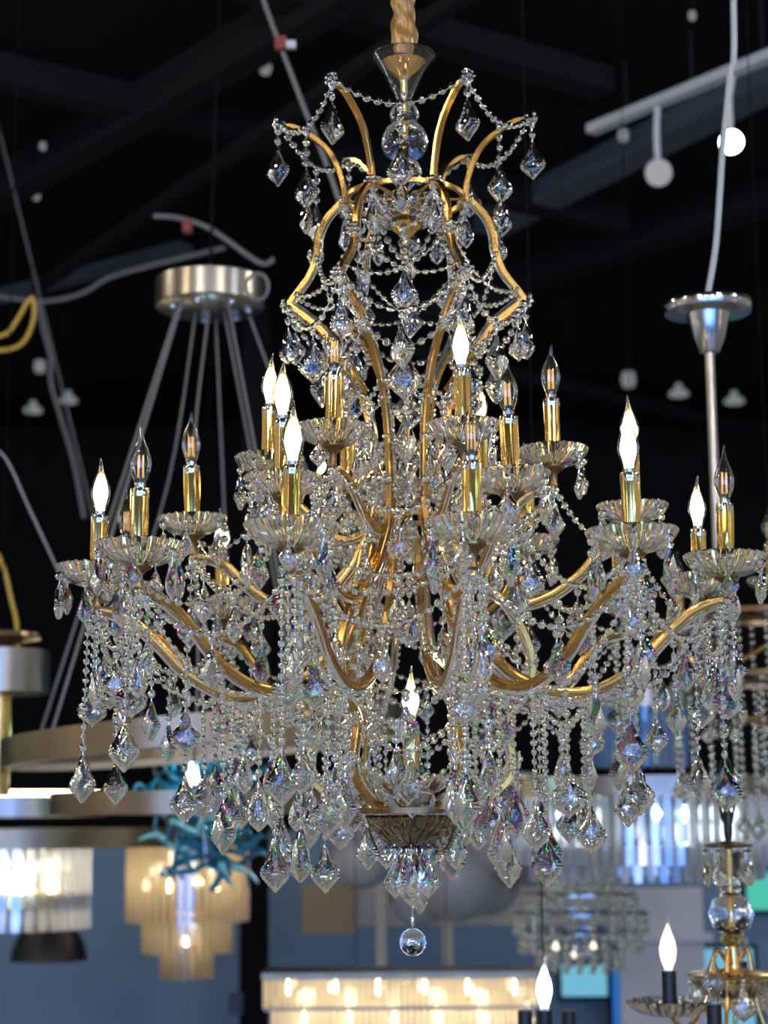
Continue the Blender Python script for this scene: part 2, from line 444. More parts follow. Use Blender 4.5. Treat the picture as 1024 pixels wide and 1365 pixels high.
def ringbar(name, r, h, w=.007, mat='gold'):
    mb = MB(); sweep(mb, [Vector((r*math.cos(2*PI*i/64), r*math.sin(2*PI*i/64), h)) for i in range(64)], rect(w, w), 0, False, up=(0, 0, 1), closed=True)
    mb.build(name, mat, ROOT)
ringbar('frame_ring', *S(544.5-3+78, 266)); ringbar('frame_ring', *S(544.5+46, 690)); ringbar('frame_ring', *S(544.5+2+74, 1080), .009, 'bronze')
mb = MB()                                                    # spokes that hold the crown ring on the rod
rr, hh = S(544.5-3+78, 266)
for k in range(3): tube(mb, [pol(rr, hh, FA[k]), pol(rr, hh, FA[k]+180)], .003, 6)
mb.build('ring_spokes', 'gold', ROOT)

# --- candle arms
def hpx(lst): return lst
CA = [(.075, .43), (.10, .33), (.145, .248), (.21, .205), (.285, .195), (.355, .225), (.405, .272), (.445, .306), (.478, .321), (.505, .325)]
BA = [(.055, .50), (.075, .435), (.115, .375), (.17, .336), (.225, .346), (.27, .375), (.30, .404), (.33, .418), (.36, .420)]
AA = [(.05, .50), (.07, .46), (.105, .445), (.14, .462), (.165, .487), (.19, .51), (.215, .518), (.235, .519)]
pC = barpair('candle_arm', CA, .0105, .0125, (1,), gs=.0042)
pB = barpair('candle_arm', BA, .0100, .0115, (1,), gs=.0040)
pA = barpair('candle_arm', AA, .0090, .0100, (1,), gs=.0034)

# --- candle lamp parts (origin: where the dish sits on the arm end)
def dish_mesh(R_, Hh):
    mb = MB(); fl = 26
    o = [(.010, 0), (.018, .0005), (.030, .003), (.042, .008), (.051, .0145), (.057, .022), (.0605, .029), (.0615, .033)]
    i = [(.0595, .0335), (.0575, .029), (.053, .0215), (.0475, .0155), (.039, .0100), (.028, .0062), (.016, .0042), (.010, .0042)]
    k = R_/.0615; q = Hh/.033
    pr = [(r*k, z*q) for r, z in o+i]; no = len(o)
    def mod(j, a, r, z):
        u = max(0, min(1, (r/R_-.3)/.7))
        s = math.cos(fl*a)
        if j < no: return r*(1+.035*u*s), z - .0018*u*s
        return r*(1+.012*u*s), z + .0006*u*s
    lathe(mb, pr, 156, 0, True, mod=mod, cap=False)
    n = len(pr); f = []                                       # close the hole round the candle
    base = len(mb.v)-156*n
    for j in range(156):
        c = ((j+1) % 156)*n; f.append((base+j*n+n-1, base+c+n-1, base+c, base+j*n))
    mb.f += f; mb.m += [0]*len(f); mb.s += [False]*len(f)
    return mb.mesh('drip_dish', 'dish')
DISHC = dish_mesh(.0625, .034); DISHA = dish_mesh(.0545, .030)
mb = MB(); lathe(mb, [(.004, -.034), (.0065, -.030), (.0052, -.025), (.0058, -.012), (.010, -.007), (.0175, -.003), (.0185, -.001), (.0185, .0), (.009, .0)], 24); CUP = mb.mesh('dish_cup', 'bronze')
mb = MB(); RR = random.Random(3); drips = [(RR.random()*2*PI, .3+RR.random()*.6) for _ in range(9)]
prf = [(.0128, .003+.107*i/16) for i in range(17)]
def mdrip(i, a, r, z):
    f = i/16; bump = 0
    for (a0, L) in drips:
        da = abs((a-a0+PI) % (2*PI)-PI)
        if da < .22 and f > 1-L: bump = max(bump, math.cos(da/.22*PI/2)*min(1, (f-(1-L))*8))
    return r+.0011*bump, z
lathe(mb, prf+[(.010, .110), (.010, .05)], 64, 0, True, mod=lambda i, a, r, z: mdrip(i, a, r, z) if i < 17 else (r, z)); SLEEVE = mb.mesh('candle_sleeve', 'sleeve')
mb = MB(); lathe(mb, [(.0132, .099), (.0135, .100), (.0135, .111), (.0128, .112), (.008, .112)], 40); COLLAR = mb.mesh('socket_collar', 'collar')
def bulb_mesh():
    mb = MB(); z0 = .113
    pr = [(.0078, 0), (.0082, .006), (.0100, .012), (.0135, .022), (.0155, .031), (.0156, .037), (.0140, .046), (.0108, .055), (.0072, .063), (.0045, .070), (.0028, .076), (.0020, .082), (.0016, .088), (.0002, .0895)]
    n = 24; vs = []; fs = []; k = len(pr)
    for j in range(n):
        a = 2*PI*j/n
        for r, z in pr:
            bend = max(0, z-.055); vs.append((r*math.cos(a)+bend*bend*3.2, r*math.sin(a), z0+z))
    for j in range(n):
        c = ((j+1) % n)*k
        for i in range(k-1): fs.append((j*k+i, c+i, c+i+1, j*k+i+1))
    mb.add(vs, fs, 0, True); return mb.mesh('bulb', 'bulb')
BULB = bulb_mesh()
mb = MB(); lathe(mb, [(.0078, .110), (.0082, .118), (.0050, .120), (.0030, .128), (.0018, .130)], 20); BASE = mb.mesh('bulb_base', 'chrome')
def fil(r, mat):
    mb = MB()
    for k in range(4):
        a = PI/4+k*PI/2; tube(mb, [(.0048*math.cos(a), .0048*math.sin(a), .128), (.0040*math.cos(a), .0040*math.sin(a), .160)], r, 6)
    return mb.mesh('filament', mat)
FILOFF = fil(.0011, 'filament')
mb = MB(); lathe(mb, [(r, z+.024) for r, z in [(.0015, .097), (.005, .101), (.0088, .110), (.0108, .119), (.0110, .126), (.0095, .136), (.0064, .145), (.0030, .152), (.0005, .155)]], 24); FILON = mb.mesh('filament', 'glow')
LIGHTS = []
def light_at(p, power, col, rad=.012):
    l = bpy.data.lights.new('point_light', 'POINT'); l.energy = power; l.color = col; l.shadow_soft_size = rad
    o = bpy.data.objects.new('point_light', l); COL.objects.link(o); o.location = p; return o
def candle(pos, deg, lit, dish, parent=None, sleeve=None, scale=1, tilt=None):
    c = empty('candle_lamp', pos, None, None); c.parent = parent or ROOT; c.rotation_euler = ((R.random()-.5)*.05, (R.random()-.5)*.05, tilt if tilt is not None else R.random()*6.28)
    c.scale = (scale,)*3
    place('dish_cup', CUP, c); place('drip_dish', dish, c); place('candle_sleeve', sleeve or SLEEVE, c)
    place('socket_collar', COLLAR, c); place('bulb', BULB, c); place('bulb_base', BASE, c)
    f = place('filament', FILON if lit else FILOFF, c)
    if lit and parent is None:
        f['label'] = 'glowing warm filament'
        light_at(Vector((AX, D, EYE))+Vector(pos)+Vector((0, 0, .149)), 1.3, (1, .72, .38))
    return c
# (angle, radius, height of arm end, lit)
CT = [(-80, .487, 0, 1), (-51, .497, 0, 0), (-19, .50, 0, 1), (9, .50, 0, 0), (37, .50, 0, 1), (73, .497, 0, 0), (102, .49, 0, 1), (131, .50, 0, 0), (161, .50, 0, 1), (191, .50, 0, 0), (221, .50, 0, 1), (251, .50, 0, 0)]
BT = [(-29, .375, .0, 1), (22.5, .37, .0, 0), (78, .355, .0, 1), (142, .34, 0, 0), (205, .35, 0, 1), (268, .345, 0, 0)]
AT = [(-29, .235, 0, 0), (20, .235, 0, 1), (84, .232, .0, 0), (146, .23, 0, 1), (206, .23, 0, 0), (264, .225, .0, 1)]
TIERS = {'A': (AT, pA, .235, .519, DISHA), 'B': (BT, pB, .36, .420, DISHA), 'C': (CT, pC, .505, .325, DISHC)}
HOLD = {}
for k, (tt, pair, r0, h0, dm) in TIERS.items():
    HOLD[k] = []
    for (d, r, dh, lit) in tt:
        o = put('candle_arm', pair, d); o.scale = (r/r0+.001, 1, 1)
        candle(pol(r, h0+.034, d), d, lit, dm, scale=1.0); HOLD[k].append((d, r, h0+.034))
# lamp inside the cage
mb = MB(); lathe(mb, [(.0045, SH(1085)), (.0045, SH(1062))], 12); mb.build('candle_post', 'gold', ROOT)
candle(Vector((0, 0, SH(1062))), 0, 1, DISHC)
# bottom bowl with swirled ribs
mb = MB()
pr = hp([(10, 1133), (22, 1128), (40, 1115), (54, 1101), (60, 1089), (58, 1086), (50, 1098), (36, 1110), (18, 1122), (10, 1124)])
lathe(mb, pr, 96, 0, True, mod=lambda i, a, r, z: (r*(1+.06*math.cos(22*(a+.9*(z-pr[4][1])/.06)))*(1 if i < 5 else 1), z)); mb.build('bottom_bowl', 'smoke', ROOT)
mb = MB(); lathe(mb, hp([(1, 1150), (6, 1146), (10, 1138), (13, 1133), (11, 1128), (4, 1120), (4, 1080)]), 24); mb.build('bottom_finial', 'bronze', ROOT)
mb = MB(); lathe(mb, hp([(3, 1083), (70, 1083), (76, 1079), (72, 1076), (3, 1076)]), 48); mb.build('base_plate', 'bronze', ROOT)

# --- bead strands
STR = []                                                     # (nearness, mesh builder)
def strand(path, d=BD, pitch=None, endpad=0):
    path = [Vector(p) for p in path]; pitch = pitch or d*1.17
    seg = [(path[i+1]-path[i]).length for i in range(len(path)-1)]; L = sum(seg)
    n = max(1, int((L-endpad)/pitch)); mb = MB(); r0 = R.random()*3
    for k in range(n):
        s = (k+.5)*L/n; i = 0
        while i < len(seg)-1 and s > seg[i]: s -= seg[i]; i += 1
        p = path[i].lerp(path[i+1], s/seg[i]); t = path[i+1]-path[i]
        bead(mb, p, d, t, r0+R.uniform(-.5, .5)+k*.25)
    sweep(mb, path, circ(.0007, 4), 1, False)
    mid = path[len(path)//2]
    STR.append((-mid.y+min(.1, L*.2), mb))
def swag(a, b, sag, d=BD, n=14):
    a = Vector(a); b = Vector(b)
    strand([a.lerp(b, i/n)-Vector((0, 0, sag*4*(i/n)*(1-i/n))) for i in range(n+1)], d)
    return a.lerp(b, .5)-Vector((0, 0, sag))
PEN = []                                                     # (nearness, kind, L, nb, pos, yaw, tilt)
def pend(p, kind=None, L=.055, nb=2, yaw=None):
    kind = kind or R.choice(['kite', 'kite', 'almond', 'leaf'])
    L = round(L/.006)*.006
    PEN.append((-p[1], kind, L, nb, Vector(p), yaw if yaw is not None else R.uniform(-.9, .9)))
def drop(p, L, kind='kite', pl=.06, nb=1, d=BD):
    p = Vector(p); j = Vector((R.uniform(-.004, .004), R.uniform(-.004, .004), -L))
    strand([p, p+j*.5, p+j], d); pend(p+j, kind, pl, nb)
TIP = S(544.5-4+166, 160); JNT = S(544.5-3+80, 266); MIDR = S(544.5-3+121, 337); TP2 = S(544.5-2+158, 402); B45 = S(544.5-2+105, 455)
for k in range(6):
    d0, d1 = FA[k], FA[(k+1) % 6]+(360 if k == 5 else 0); dm = (d0+d1)/2
    # crown
    m = swag(pol(*TIP, d0), pol(*TIP, d1), .042); pend(m, 'kite', .066, 4); pend(m-Vector((0, 0, .12)), 'almond', .054, 0)
    pend(pol(TIP[0]+.004, TIP[1]-.004, d0), 'kite', .066, 2)
    # joints
    a = pol(MIDR[0]*.62, MIDR[1]+.01, d0); a2 = pol(MIDR[0]*.62, MIDR[1]+.01, d1)
    m = swag(pol(*JNT, d0), pol(*JNT, d1), .075); drop(m, .05, 'kite', .066, 1)
    pend(pol(*JNT, d0)-Vector((0, 0, .01)), 'almond', .054, 1)
    # second crown
    m = swag(pol(*TP2, d0), pol(*TP2, d1), .06); pend(m, 'kite', .072, 1)
    swag(pol(*MIDR, d0), pol(TP2[0]*.95, TP2[1]+.02, d1), .04, .011); swag(pol(*MIDR, d1), pol(TP2[0]*.95, TP2[1]+.02, d0), .04, .011)
    pend(pol(*TP2, d0)-Vector((0, 0, .002)), 'almond', .060, 2); pend(pol(TP2[0]-.012, TP2[1]-.01, d0), 'leaf', .054, 2)
    strand([pol(*TP2, d0), pol(TP2[0]*.8, TP2[1]-.045, d0), pol(B45[0], B45[1], d0)], .011)
    # pinched part of the cage
    m = swag(pol(*B45, d0), pol(*B45, d1), .035); pend(m, 'kite', .084, 0)
    q = S(544.5-2+66, 515); m = swag(pol(q[0], q[1], d0), pol(q[0], q[1], d1), .025, .011); pend(m, 'kite', .078, 2)
    q = S(544.5-2+49, 585); m = swag(pol(q[0]+.006, q[1], d0), pol(q[0]+.006, q[1], d1), .03, .011); pend(m, 'kite', .072, 0)
    q = S(544.5+47, 640); m = swag(pol(q[0]+.01, q[1], d0), pol(q[0]+.01, q[1], d1), .035); pend(m, 'kite', .072, 1)
    # lower cage
    q0 = S(544.5+50, 705); q1 = S(544.5+2+160, 880)
    for dd in (d0-20, d0+20): strand([pol(q0[0]+.004, q0[1], dd), pol(.10, .32, dd), pol(q1[0]-.01, q1[1], dd)], .012)
    if k not in (0, 3): strand([pol(q0[0], q0[1], dm), pol(.075, .28, dm), pol(.07, .10, dm)], .011)
    m = swag(pol(*q1, d0), pol(*q1, d1), .06); pend(m, 'leaf', .060, 1)
    q2 = S(544.5+2+129, 961); m = swag(pol(*q2, d0), pol(*q2, d1), .05, .012); pend(m, 'kite', .060, 1)
    q3 = S(544.5+3+137, 1012); m = swag(pol(*q3, d0), pol(*q3, d1), .04, .012)
    pend(pol(q1[0]+.006, q1[1], d0), 'almond', .06, 2); pend(pol(q3[0]+.006, q3[1], d0), 'kite', .06, 3)
    # bottom
    if k > 1: pend(pol(.068, SH(1084), d0+8), 'kite', .066, 1)
    if k not in (0, 1, 5): pend(pol(.070, SH(1083), dm), 'leaf', .06, 0)
    pend(pol(.016, SH(1132), d0), 'almond', .060, 0); pend(pol(.030, SH(1126), dm), 'kite', .060, 1)
strand([(0, 0, SH(335)), (0, 0, SH(480)), (0, 0, SH(640))]); pend((0, -.01, SH(355)), 'kite', .066, 1, .1)
drop((0, -.008, SH(655)), .03, 'kite', .084, 0); drop((0, -.02, SH(770)), .02, 'leaf', .07, 1)
pend((0, -.006, SH(1148)), 'kite', .066, 0, .2); pend((.012, .0, SH(1142)), 'kite', .066, 1, 1.0)
pend((0, -.078, SH(1010)), 'kite', .090, 0, .15)

# --- tiers: rim prisms, swags, hanging chains
for k, (tt, pair, r0, h0, dm_) in TIERS.items():
    H = HOLD[k]; nr = {'A': 5, 'B': 6, 'C': 6}[k]; dr = .0545 if k != 'C' else .0625
    for (d, r, h) in H:
        base = pol(r, h, d)
        for j in range(nr):
            a = 2*PI*(j+.35)/nr+R.uniform(-.2, .2)
            p = base+Vector((math.cos(a)*dr*.94, math.sin(a)*dr*.94, .024 if k == 'C' else .021))
            pend(p, R.choice(['kite', 'almond', 'kite']), R.choice([.042, .048, .054]), R.choice([1, 1, 2]), a+PI/2+R.uniform(-.4, .4))
    n = len(H)
    for i in range(n):
        a, b = H[i], H[(i+1) % n]
        m = swag(pol(a[1], a[2]-.03, a[0]), pol(b[1], b[2]-.03, b[0]), {'A': .07, 'B': .085, 'C': .075}[k], .0125)
        pend(m, None, .054, 1)
for i in range(6):
    d, r, h = HOLD['A'][i]; d2, r2, h2 = HOLD['B'][i]
    m = swag(pol(r, h-.03, d), pol(r2, h2+.0, d2), .05, .012)
    q = S(544.5+46, 690); swag(pol(q[0], q[1], FA[i]), pol(r, h-.03, d), .06, .012)
    pend(pol(r, h-.035, d), 'kite', .06, 1)
    drop(pol(.14, .455, d), .03, 'almond', .054, 1)
    d, r, h = HOLD['B'][i]
    for c in (2*i, (2*i+1) % 12):
        d3, r3, h3 = HOLD['C'][c]
        if abs((d3-d+180) % 360-180) < 50: swag(pol(r, h-.03, d), pol(r3, h3-.02, d3), .07, .0125)
    drop(pol(r, h-.035, d), .06, 'kite', .066, 1); drop(pol(r-.02, h-.035, d+6), .03, 'leaf', .06, 1)
    drop(pol(.17, .325, d), .07, 'kite', .066, 1); drop(pol(.235, .345, d), .05, 'almond', .06, 1); drop(pol(.12, .36, d), .05, 'leaf', .06, 1)
LC = [.20, .16, .21, .24, .17, .22, .2, .18, .2, .24, .2, .2]
for i in range(12):
    d, r, h = HOLD['C'][i]
    s = h-.036
    for j in range(4):                                        # tassel under the dish
        a = j*PI/2+.4; p = pol(r, s, d)+Vector((.014*math.cos(a), .014*math.sin(a), .0))
        drop(p, (.05, .09, LC[i], .07)[j], ('kite', 'leaf', 'kite', 'almond')[j], (.054, .066, .07, .06)[j], 1, .0115)
    if i != 3: drop(pol(.29*r/.505, .185, d), .10+.05*R.random(), R.choice(['kite', 'almond']), .072, 1, .0115)
    drop(pol(.36*r/.505, .215, d), .11+.06*R.random(), R.choice(['kite', 'leaf']), .072, 1, .0115)
    drop(pol(.42*r/.505, .285, d), .05+.06*R.random(), R.choice(['kite', 'leaf']), .06, 1, .012)
    if i not in (2, 3): drop(pol(.215, .192, d), .16+.05*R.random(), R.choice(['kite', 'almond', 'kite']), .078, 1, .0115)
    if i not in (2, 3): drop(pol(.16, .225, d+8), .13+.06*R.random(), R.choice(['kite', 'almond']), .072, 1, .0115)
    swag(pol(.285*r/.505, .19, d), pol(r, s, d), .05, .0125)
    d2 = HOLD['C'][(i+1) % 12]
    m = swag(pol(.285, .19, d), pol(.285, .19, d2[0]), .05, .0125); pend(m, None, .06, 2)
    swag(pol(.13, .275, d), pol(.285, .185, d), .04, .012)

# --- link strands and prisms into the fixture: the nearest hundred of each as parts of their own, the rest as one
STR.sort(key=lambda q: -q[0])
for q in STR[:100]: q[1].build('bead_strand', ['bead', 'silver'], ROOT)
mb = MB()
for q in STR[100:]: mb.add(q[1].v, q[1].f); mb.m[-len(q[1].f):] = q[1].m
tag(mb.build('bead_fringe', ['bead', 'silver'], ROOT), 'remaining strings of cut beads behind the front ones', kind='stuff')
PEN.sort(key=lambda q: -q[0])
mb = MB(); mb2 = MB()
for i, (_, kind, L, nb, p, yaw) in enumerate(PEN):
    rb = p.z < .45 and R.random() < .42
    dm, bm = pend_mesh(kind, L, nb, 'prism' if rb else 'crystal')
    if i < 100:
        o = place('crystal_pendant', dm, ROOT, p, yaw)
        if bm: place('octagon_bead', bm, o)
    else:
        X = T(p) @ Matrix.Rotation(yaw, 4, 'Z')
        for me in (dm, bm):
            if me: 
                b0 = len(mb.f); mb.add([v.co for v in me.vertices], [tuple(q.vertices) for q in me.polygons], 0, False, X)
                mb.m[b0:] = [(4 if rb and q.material_index == 0 else q.material_index) if me is dm else q.material_index+2 for q in me.polygons]
tag(mb.build('prism_fringe', ['crystal', 'silver', 'bead', 'silver', 'prism'], ROOT), 'remaining cut prisms hanging farther back', kind='stuff')
# ball at the very bottom
mb = MB(); zc = SH(1256); rr = 18*PM(D)
for (rf, n, z) in (): pass
pr = [(rr*math.cos(-PI/2+PI*i/8), rr*math.sin(-PI/2+PI*i/8)) for i in range(9)]; pr[0] = (0, -rr); pr[-1] = (0, rr)
lathe(mb, pr, 14, 0, False, X=T((0, 0, zc))); tag(mb.build('crystal_ball', 'crystal', ROOT), 'faceted ball hanging lowest')
mb = MB(); tube(mb, [(0, 0, SH(1148)), (0, 0, SH(1240))], .0011, 6); lathe(mb, [(.0001, SH(1236)), (.003, SH(1233)), (.003, SH(1222)), (.0001, SH(1219))], 10)
mb.build('ball_chain', 'silver', ROOT)

# ------------------------------------------------------------------ BACKGROUND FIXTURES
def pxr(Y, n): return n*Y/F
def cable(name, pts, Y, r, mat, label, cat='cable'):
    ps = [PX(x, y, Y if not isinstance(Y, (list, tuple)) else Y[i]) for i, (x, y) in enumerate(pts)]
    mb = MB(); o = ps[0]; tube(mb, [p-o for p in crom(ps, 8)], r, 8)
    return tag(mb.build(name, mat, None, o), label, cat)

# ring lamp on wires below a drum canopy (left)
Y = 5.0; c0 = PX(280, 398, Y); rp = pxr(Y, 75)
A = empty('ring_chandelier', (c0.x, Y, PX(280, 985, Y).z), 'champagne ring pendant hung on pale wires from a round nickel canopy at left', 'chandelier')
o0 = Vector(A.location)
mb = MB(); h = pxr(Y, 40); zc = c0.z-o0.z
lathe(mb, [(.01, zc-h*.35), (rp*.97, zc-h*.35), (rp, zc-h*.3), (rp, zc+h*.6), (rp*.97, zc+h*.65), (.01, zc+h*.65)], 64)
can = mb.build('canopy', 'nickel', A)
mb = MB(); tube(mb, [(0, 0, zc+h*.6), (.03, .02, CEIL-o0.z)], .004, 8); mb.build('suspension_cable', 'wallk', A)
for k in range(7):
    mb = MB(); a = k*2*PI/7; lathe(mb, [(.012, -.012), (.014, 0), (.012, .006)], 10, X=T((rp*.7*math.cos(a), rp*.7*math.sin(a), zc-h*.36))); mb.build('wire_gland', 'chrome', can)
def hoop(name, parent, cx, cz, r, hgt, th, mat, tilt=0, n=96, inner=None):
    mb = MB()
    X = T((cx, 0, cz)) @ Matrix.Rotation(tilt, 4, 'Y')
    sweep(mb, [Vector((r*math.cos(2*PI*i/n), r*math.sin(2*PI*i/n), 0)) for i in range(n)], rect(hgt, th), 0, False, up=(0, 0, 1), closed=True, X=X)
    o = mb.build(name, mat, parent); return o, X
r1, X1 = hoop('ring', A, 0, 0, pxr(Y, 262), pxr(Y, 36), .02, 'champagne', math.radians(-4.5))
mb = MB(); sweep(mb, [Vector((pxr(Y, 254)*math.cos(2*PI*i/96), pxr(Y, 254)*math.sin(2*PI*i/96), -.03)) for i in range(96)], rect(.02, .012), 0, False, up=(0, 0, 1), closed=True, X=X1); mb.build('diffuser', 'beige', r1)
c2 = PX(262, 1071, Y)
r2, X2 = hoop('ring', A, c2.x-o0.x, c2.z-o0.z, pxr(Y, 186), pxr(Y, 28), .02, 'champagne')
for k in range(5):
    a = k*2*PI/5+.25
    mb = MB(); q = X1 @ Vector((pxr(Y, 262)*math.cos(a), pxr(Y, 262)*math.sin(a), .03)); tube(mb, [(rp*.7*math.cos(a), rp*.7*math.sin(a), zc-h*.36), q], .0042, 6); mb.build('wire', 'wire', A)
for k in range(3):
    a = k*2*PI/3+.6
    mb = MB(); q = Vector((c2.x-o0.x+pxr(Y, 186)*math.cos(a), pxr(Y, 186)*math.sin(a), c2.z-o0.z)); s = Vector((rp*.3*math.cos(a), rp*.3*math.sin(a), zc-h*.36))
    tube(mb, crom([s, s.lerp(q, .35)+Vector((.04*math.sin(k*2), 0, 0)), s.lerp(q, .7), q], 6), .0036, 6); mb.build('wire', 'wire', A)
# brushed drum with gold post at the left edge
Y = 5.2; c = PX(0, 925, Y)
A = empty('drum_pendant', (c.x, Y, c.z), 'brushed nickel drum pendant on a gold post cut off by the left edge', 'pendant lamp'); o0 = Vector(A.location)
mb = MB(); r = pxr(Y, 64); zt_ = PX(0, 868, Y).z-o0.z
lathe(mb, [(r, 0), (r, zt_), (r*.94, zt_), (r*.94, 0)], 64, cap=False); mb.build('drum', 'nickel', A)
mb = MB(); lathe(mb, [(.01, zt_*.5), (r*.93, zt_*.5), (r*.93, zt_*.55), (.01, zt_*.55)], 40); mb.build('inner_plate', 'champagne', A)
mb = MB()
for k in range(26):
    a = k*2.4; q = r*.85*math.sqrt((k+.5)/26); lathe(mb, [(.001, -.02), (.016, 0), (.001, .02)], 8, 0, False, X=T((q*math.cos(a), q*math.sin(a), zt_*.38)))
mb.build('crystal_cluster', 'bead', A)
mb = MB(); zb = PX(0, 1060, Y).z-o0.z; lathe(mb, [(pxr(Y, 16), zb), (pxr(Y, 16), zt_*.5)], 24); mb.build('post', 'brass', A)
mb = MB(); lathe(mb, [(.0016, zt_*.5), (.0016, CEIL-o0.z)], 10); mb.build('stem', 'wallk', A)
mb = MB(); lathe(mb, [(pxr(Y, 18), zt_+.02), (pxr(Y, 52), zt_+.035), (pxr(Y, 50), zt_+.05), (pxr(Y, 18), zt_+.05)], 32); mb.build('top_plate', 'champagne', A)

def rods(mb, cx, r, z0, z1, n, w, phase=0, mat=0):
    for k in range(n):
        a = 2*PI*(k+phase)/n
        box(mb, (0, 0, (z0+z1)/2), (w, w*.6, z1-z0), mat, T((cx+r*math.sin(a), -r*math.cos(a), 0)) @ Matrix.Rotation(a, 4, 'Z'))
# crystal drum with gold band, lit
Y = 7.0; c = PX(22, 1198, Y)
A = empty('crystal_drum_pendant', (c.x, Y, c.z), 'lit crystal rod drum under a wide gilt ring, gold band, at lower left edge', 'pendant lamp'); o0 = Vector(A.location)
zr = PX(22, 1117, Y).z-o0.z
hoop('ring', A, 0, zr, pxr(Y, 215), pxr(Y, 24), .018, 'champagne')
r_, _ = hoop('inner_ring', A, 0, zr+pxr(Y, 40), pxr(Y, 110), pxr(Y, 26), .018, 'nickel')
mb = MB(); sweep(mb, [Vector((pxr(Y, 104)*math.cos(2*PI*i/64), pxr(Y, 104)*math.sin(2*PI*i/64), zr+pxr(Y, 56))) for i in range(64)], rect(.02, .01), 0, False, up=(0, 0, 1), closed=True); tag(mb.build('light_strip', 'warmbulb', r_), 'glowing strip')
for k in range(3):
    a = k*2*PI/3+.5; mb = MB(); tube(mb, [(pxr(Y, 215)*math.cos(a), pxr(Y, 215)*math.sin(a), zr), (pxr(Y, -60), 0, CEIL-o0.z)], .004, 6); mb.build('wire', 'wire', A)
r = pxr(Y, 93); z1 = PX(22, 1130, Y).z-o0.z; z0 = PX(22, 1238, Y).z-o0.z
mb = MB(); rods(mb, 0, r, z0, z1, 34, .034); mb.build('crystal_rods', 'clearrod', A)
hoop('gold_band', A, 0, 0, r*.93, pxr(Y, 17), .01, 'brass')
mb = MB(); lathe(mb, [(.01, z1), (r*1.02, z1), (r*1.02, z1+.015), (.01, z1+.015)], 48); mb.build('top_plate', 'chrome', A)
mb = MB(); lathe(mb, [(.0016, 0), (.0016, CEIL-o0.z)], 10); mb.build('stem', 'wallk', A)
for k in range(6):
    a = k*PI/3+.3; mb = MB(); q = Vector((r*.55*math.sin(a), -r*.55*math.cos(a), .05)); lathe(mb, [(.001, -.035), (.016, -.02), (.018, 0), (.012, .02), (.001, .045)], 14, X=T(q)); mb.build('bulb', 'warmbulb', A)
    if k % 2 == 0: light_at(o0+q+Vector((0, 0, .07)), 1.0, (1, .85, .6), .03)
mb = MB()
for k in range(6):
    a = k*PI/3+.3; tube(mb, [(0, 0, 0), (r*.55*math.sin(a), -r*.55*math.cos(a), .01)], .006, 6)
mb.build('bulb_arms', 'brass', A)
# black dome pendant below/behind it
Y = 8.6; c = PX(65, 1280, Y)
A = empty('dome_pendant', (c.x, Y, c.z), 'matt black dome pendant shade below the crystal drum at left', 'pendant lamp'); o0 = Vector(A.location)
mb = MB(); k_ = pxr(Y, 1)
lathe(mb, [(51*k_, 0), (46*k_, 20*k_), (36*k_, 40*k_), (12*k_, 48*k_), (11*k_, 46*k_), (34*k_, 38*k_), (44*k_, 19*k_), (49*k_, 0)], 48, cap=False); mb.build('shade', 'black', A)
mb = MB(); lathe(mb, [(.0016, 46*k_), (.0016, CEIL-o0.z)], 10); mb.build('stem', 'wallk', A)

# three-tier amber glass chandelier
Y = 8.2; c = PX(249, 1300, Y)
A = empty('tiered_glass_chandelier', (c.x, Y, c.z), 'lit three-tier chandelier of amber glass rods hanging beside the black column', 'chandelier'); o0 = Vector(A.location)
k_ = pxr(Y, 1)
def zy(x, y, Y): return PX(x, y, Y).z
for (ra, ya, yb, n) in ((78, 1125, 1228, 46), (57, 1222, 1270, 34), (33, 1262, 1304, 22)):
    z1 = zy(249, ya, Y)-o0.z; z0 = zy(249, yb, Y)-o0.z; mb = MB(); rods(mb, 0, ra*k_, z0, z1, n, ra*k_*2*PI/n*.70); t = mb.build('rod_tier', 'amber', A)
    hoop('tier_frame', A, 0, z1, ra*k_*1.0, .022, .012, 'brass')
z_ = zy(249, 1125, Y)-o0.z
mb = MB(); lathe(mb, [(.01, z_), (78*k_, z_), (78*k_, z_+.012), (.01, z_+.012)], 48); mb.build('top_plate', 'brass', A)
mb = MB(); lathe(mb, [(.0016, .06), (.0016, CEIL-o0.z)], 10); mb.build('stem', 'wallk', A)
for (x, y, dy) in ((188, 1180, -.05), (229, 1180, -.14), (296, 1180, -.11), (262, 1176, .12), (247, 1256, -.05)):
    q = PX(x, y, Y); q = Vector((q.x-o0.x, dy, q.z-o0.z)); q.x *= .86
    mb = MB(); lathe(mb, [(.001, -.03), (.015, -.016), (.018, 0), (.012, .016), (.001, .036)], 14, X=T(q)); mb.build('bulb', 'warmbulb', A)
    light_at(o0+q+Vector((0, 0, .06)), .5, (1, .86, .64), .03)

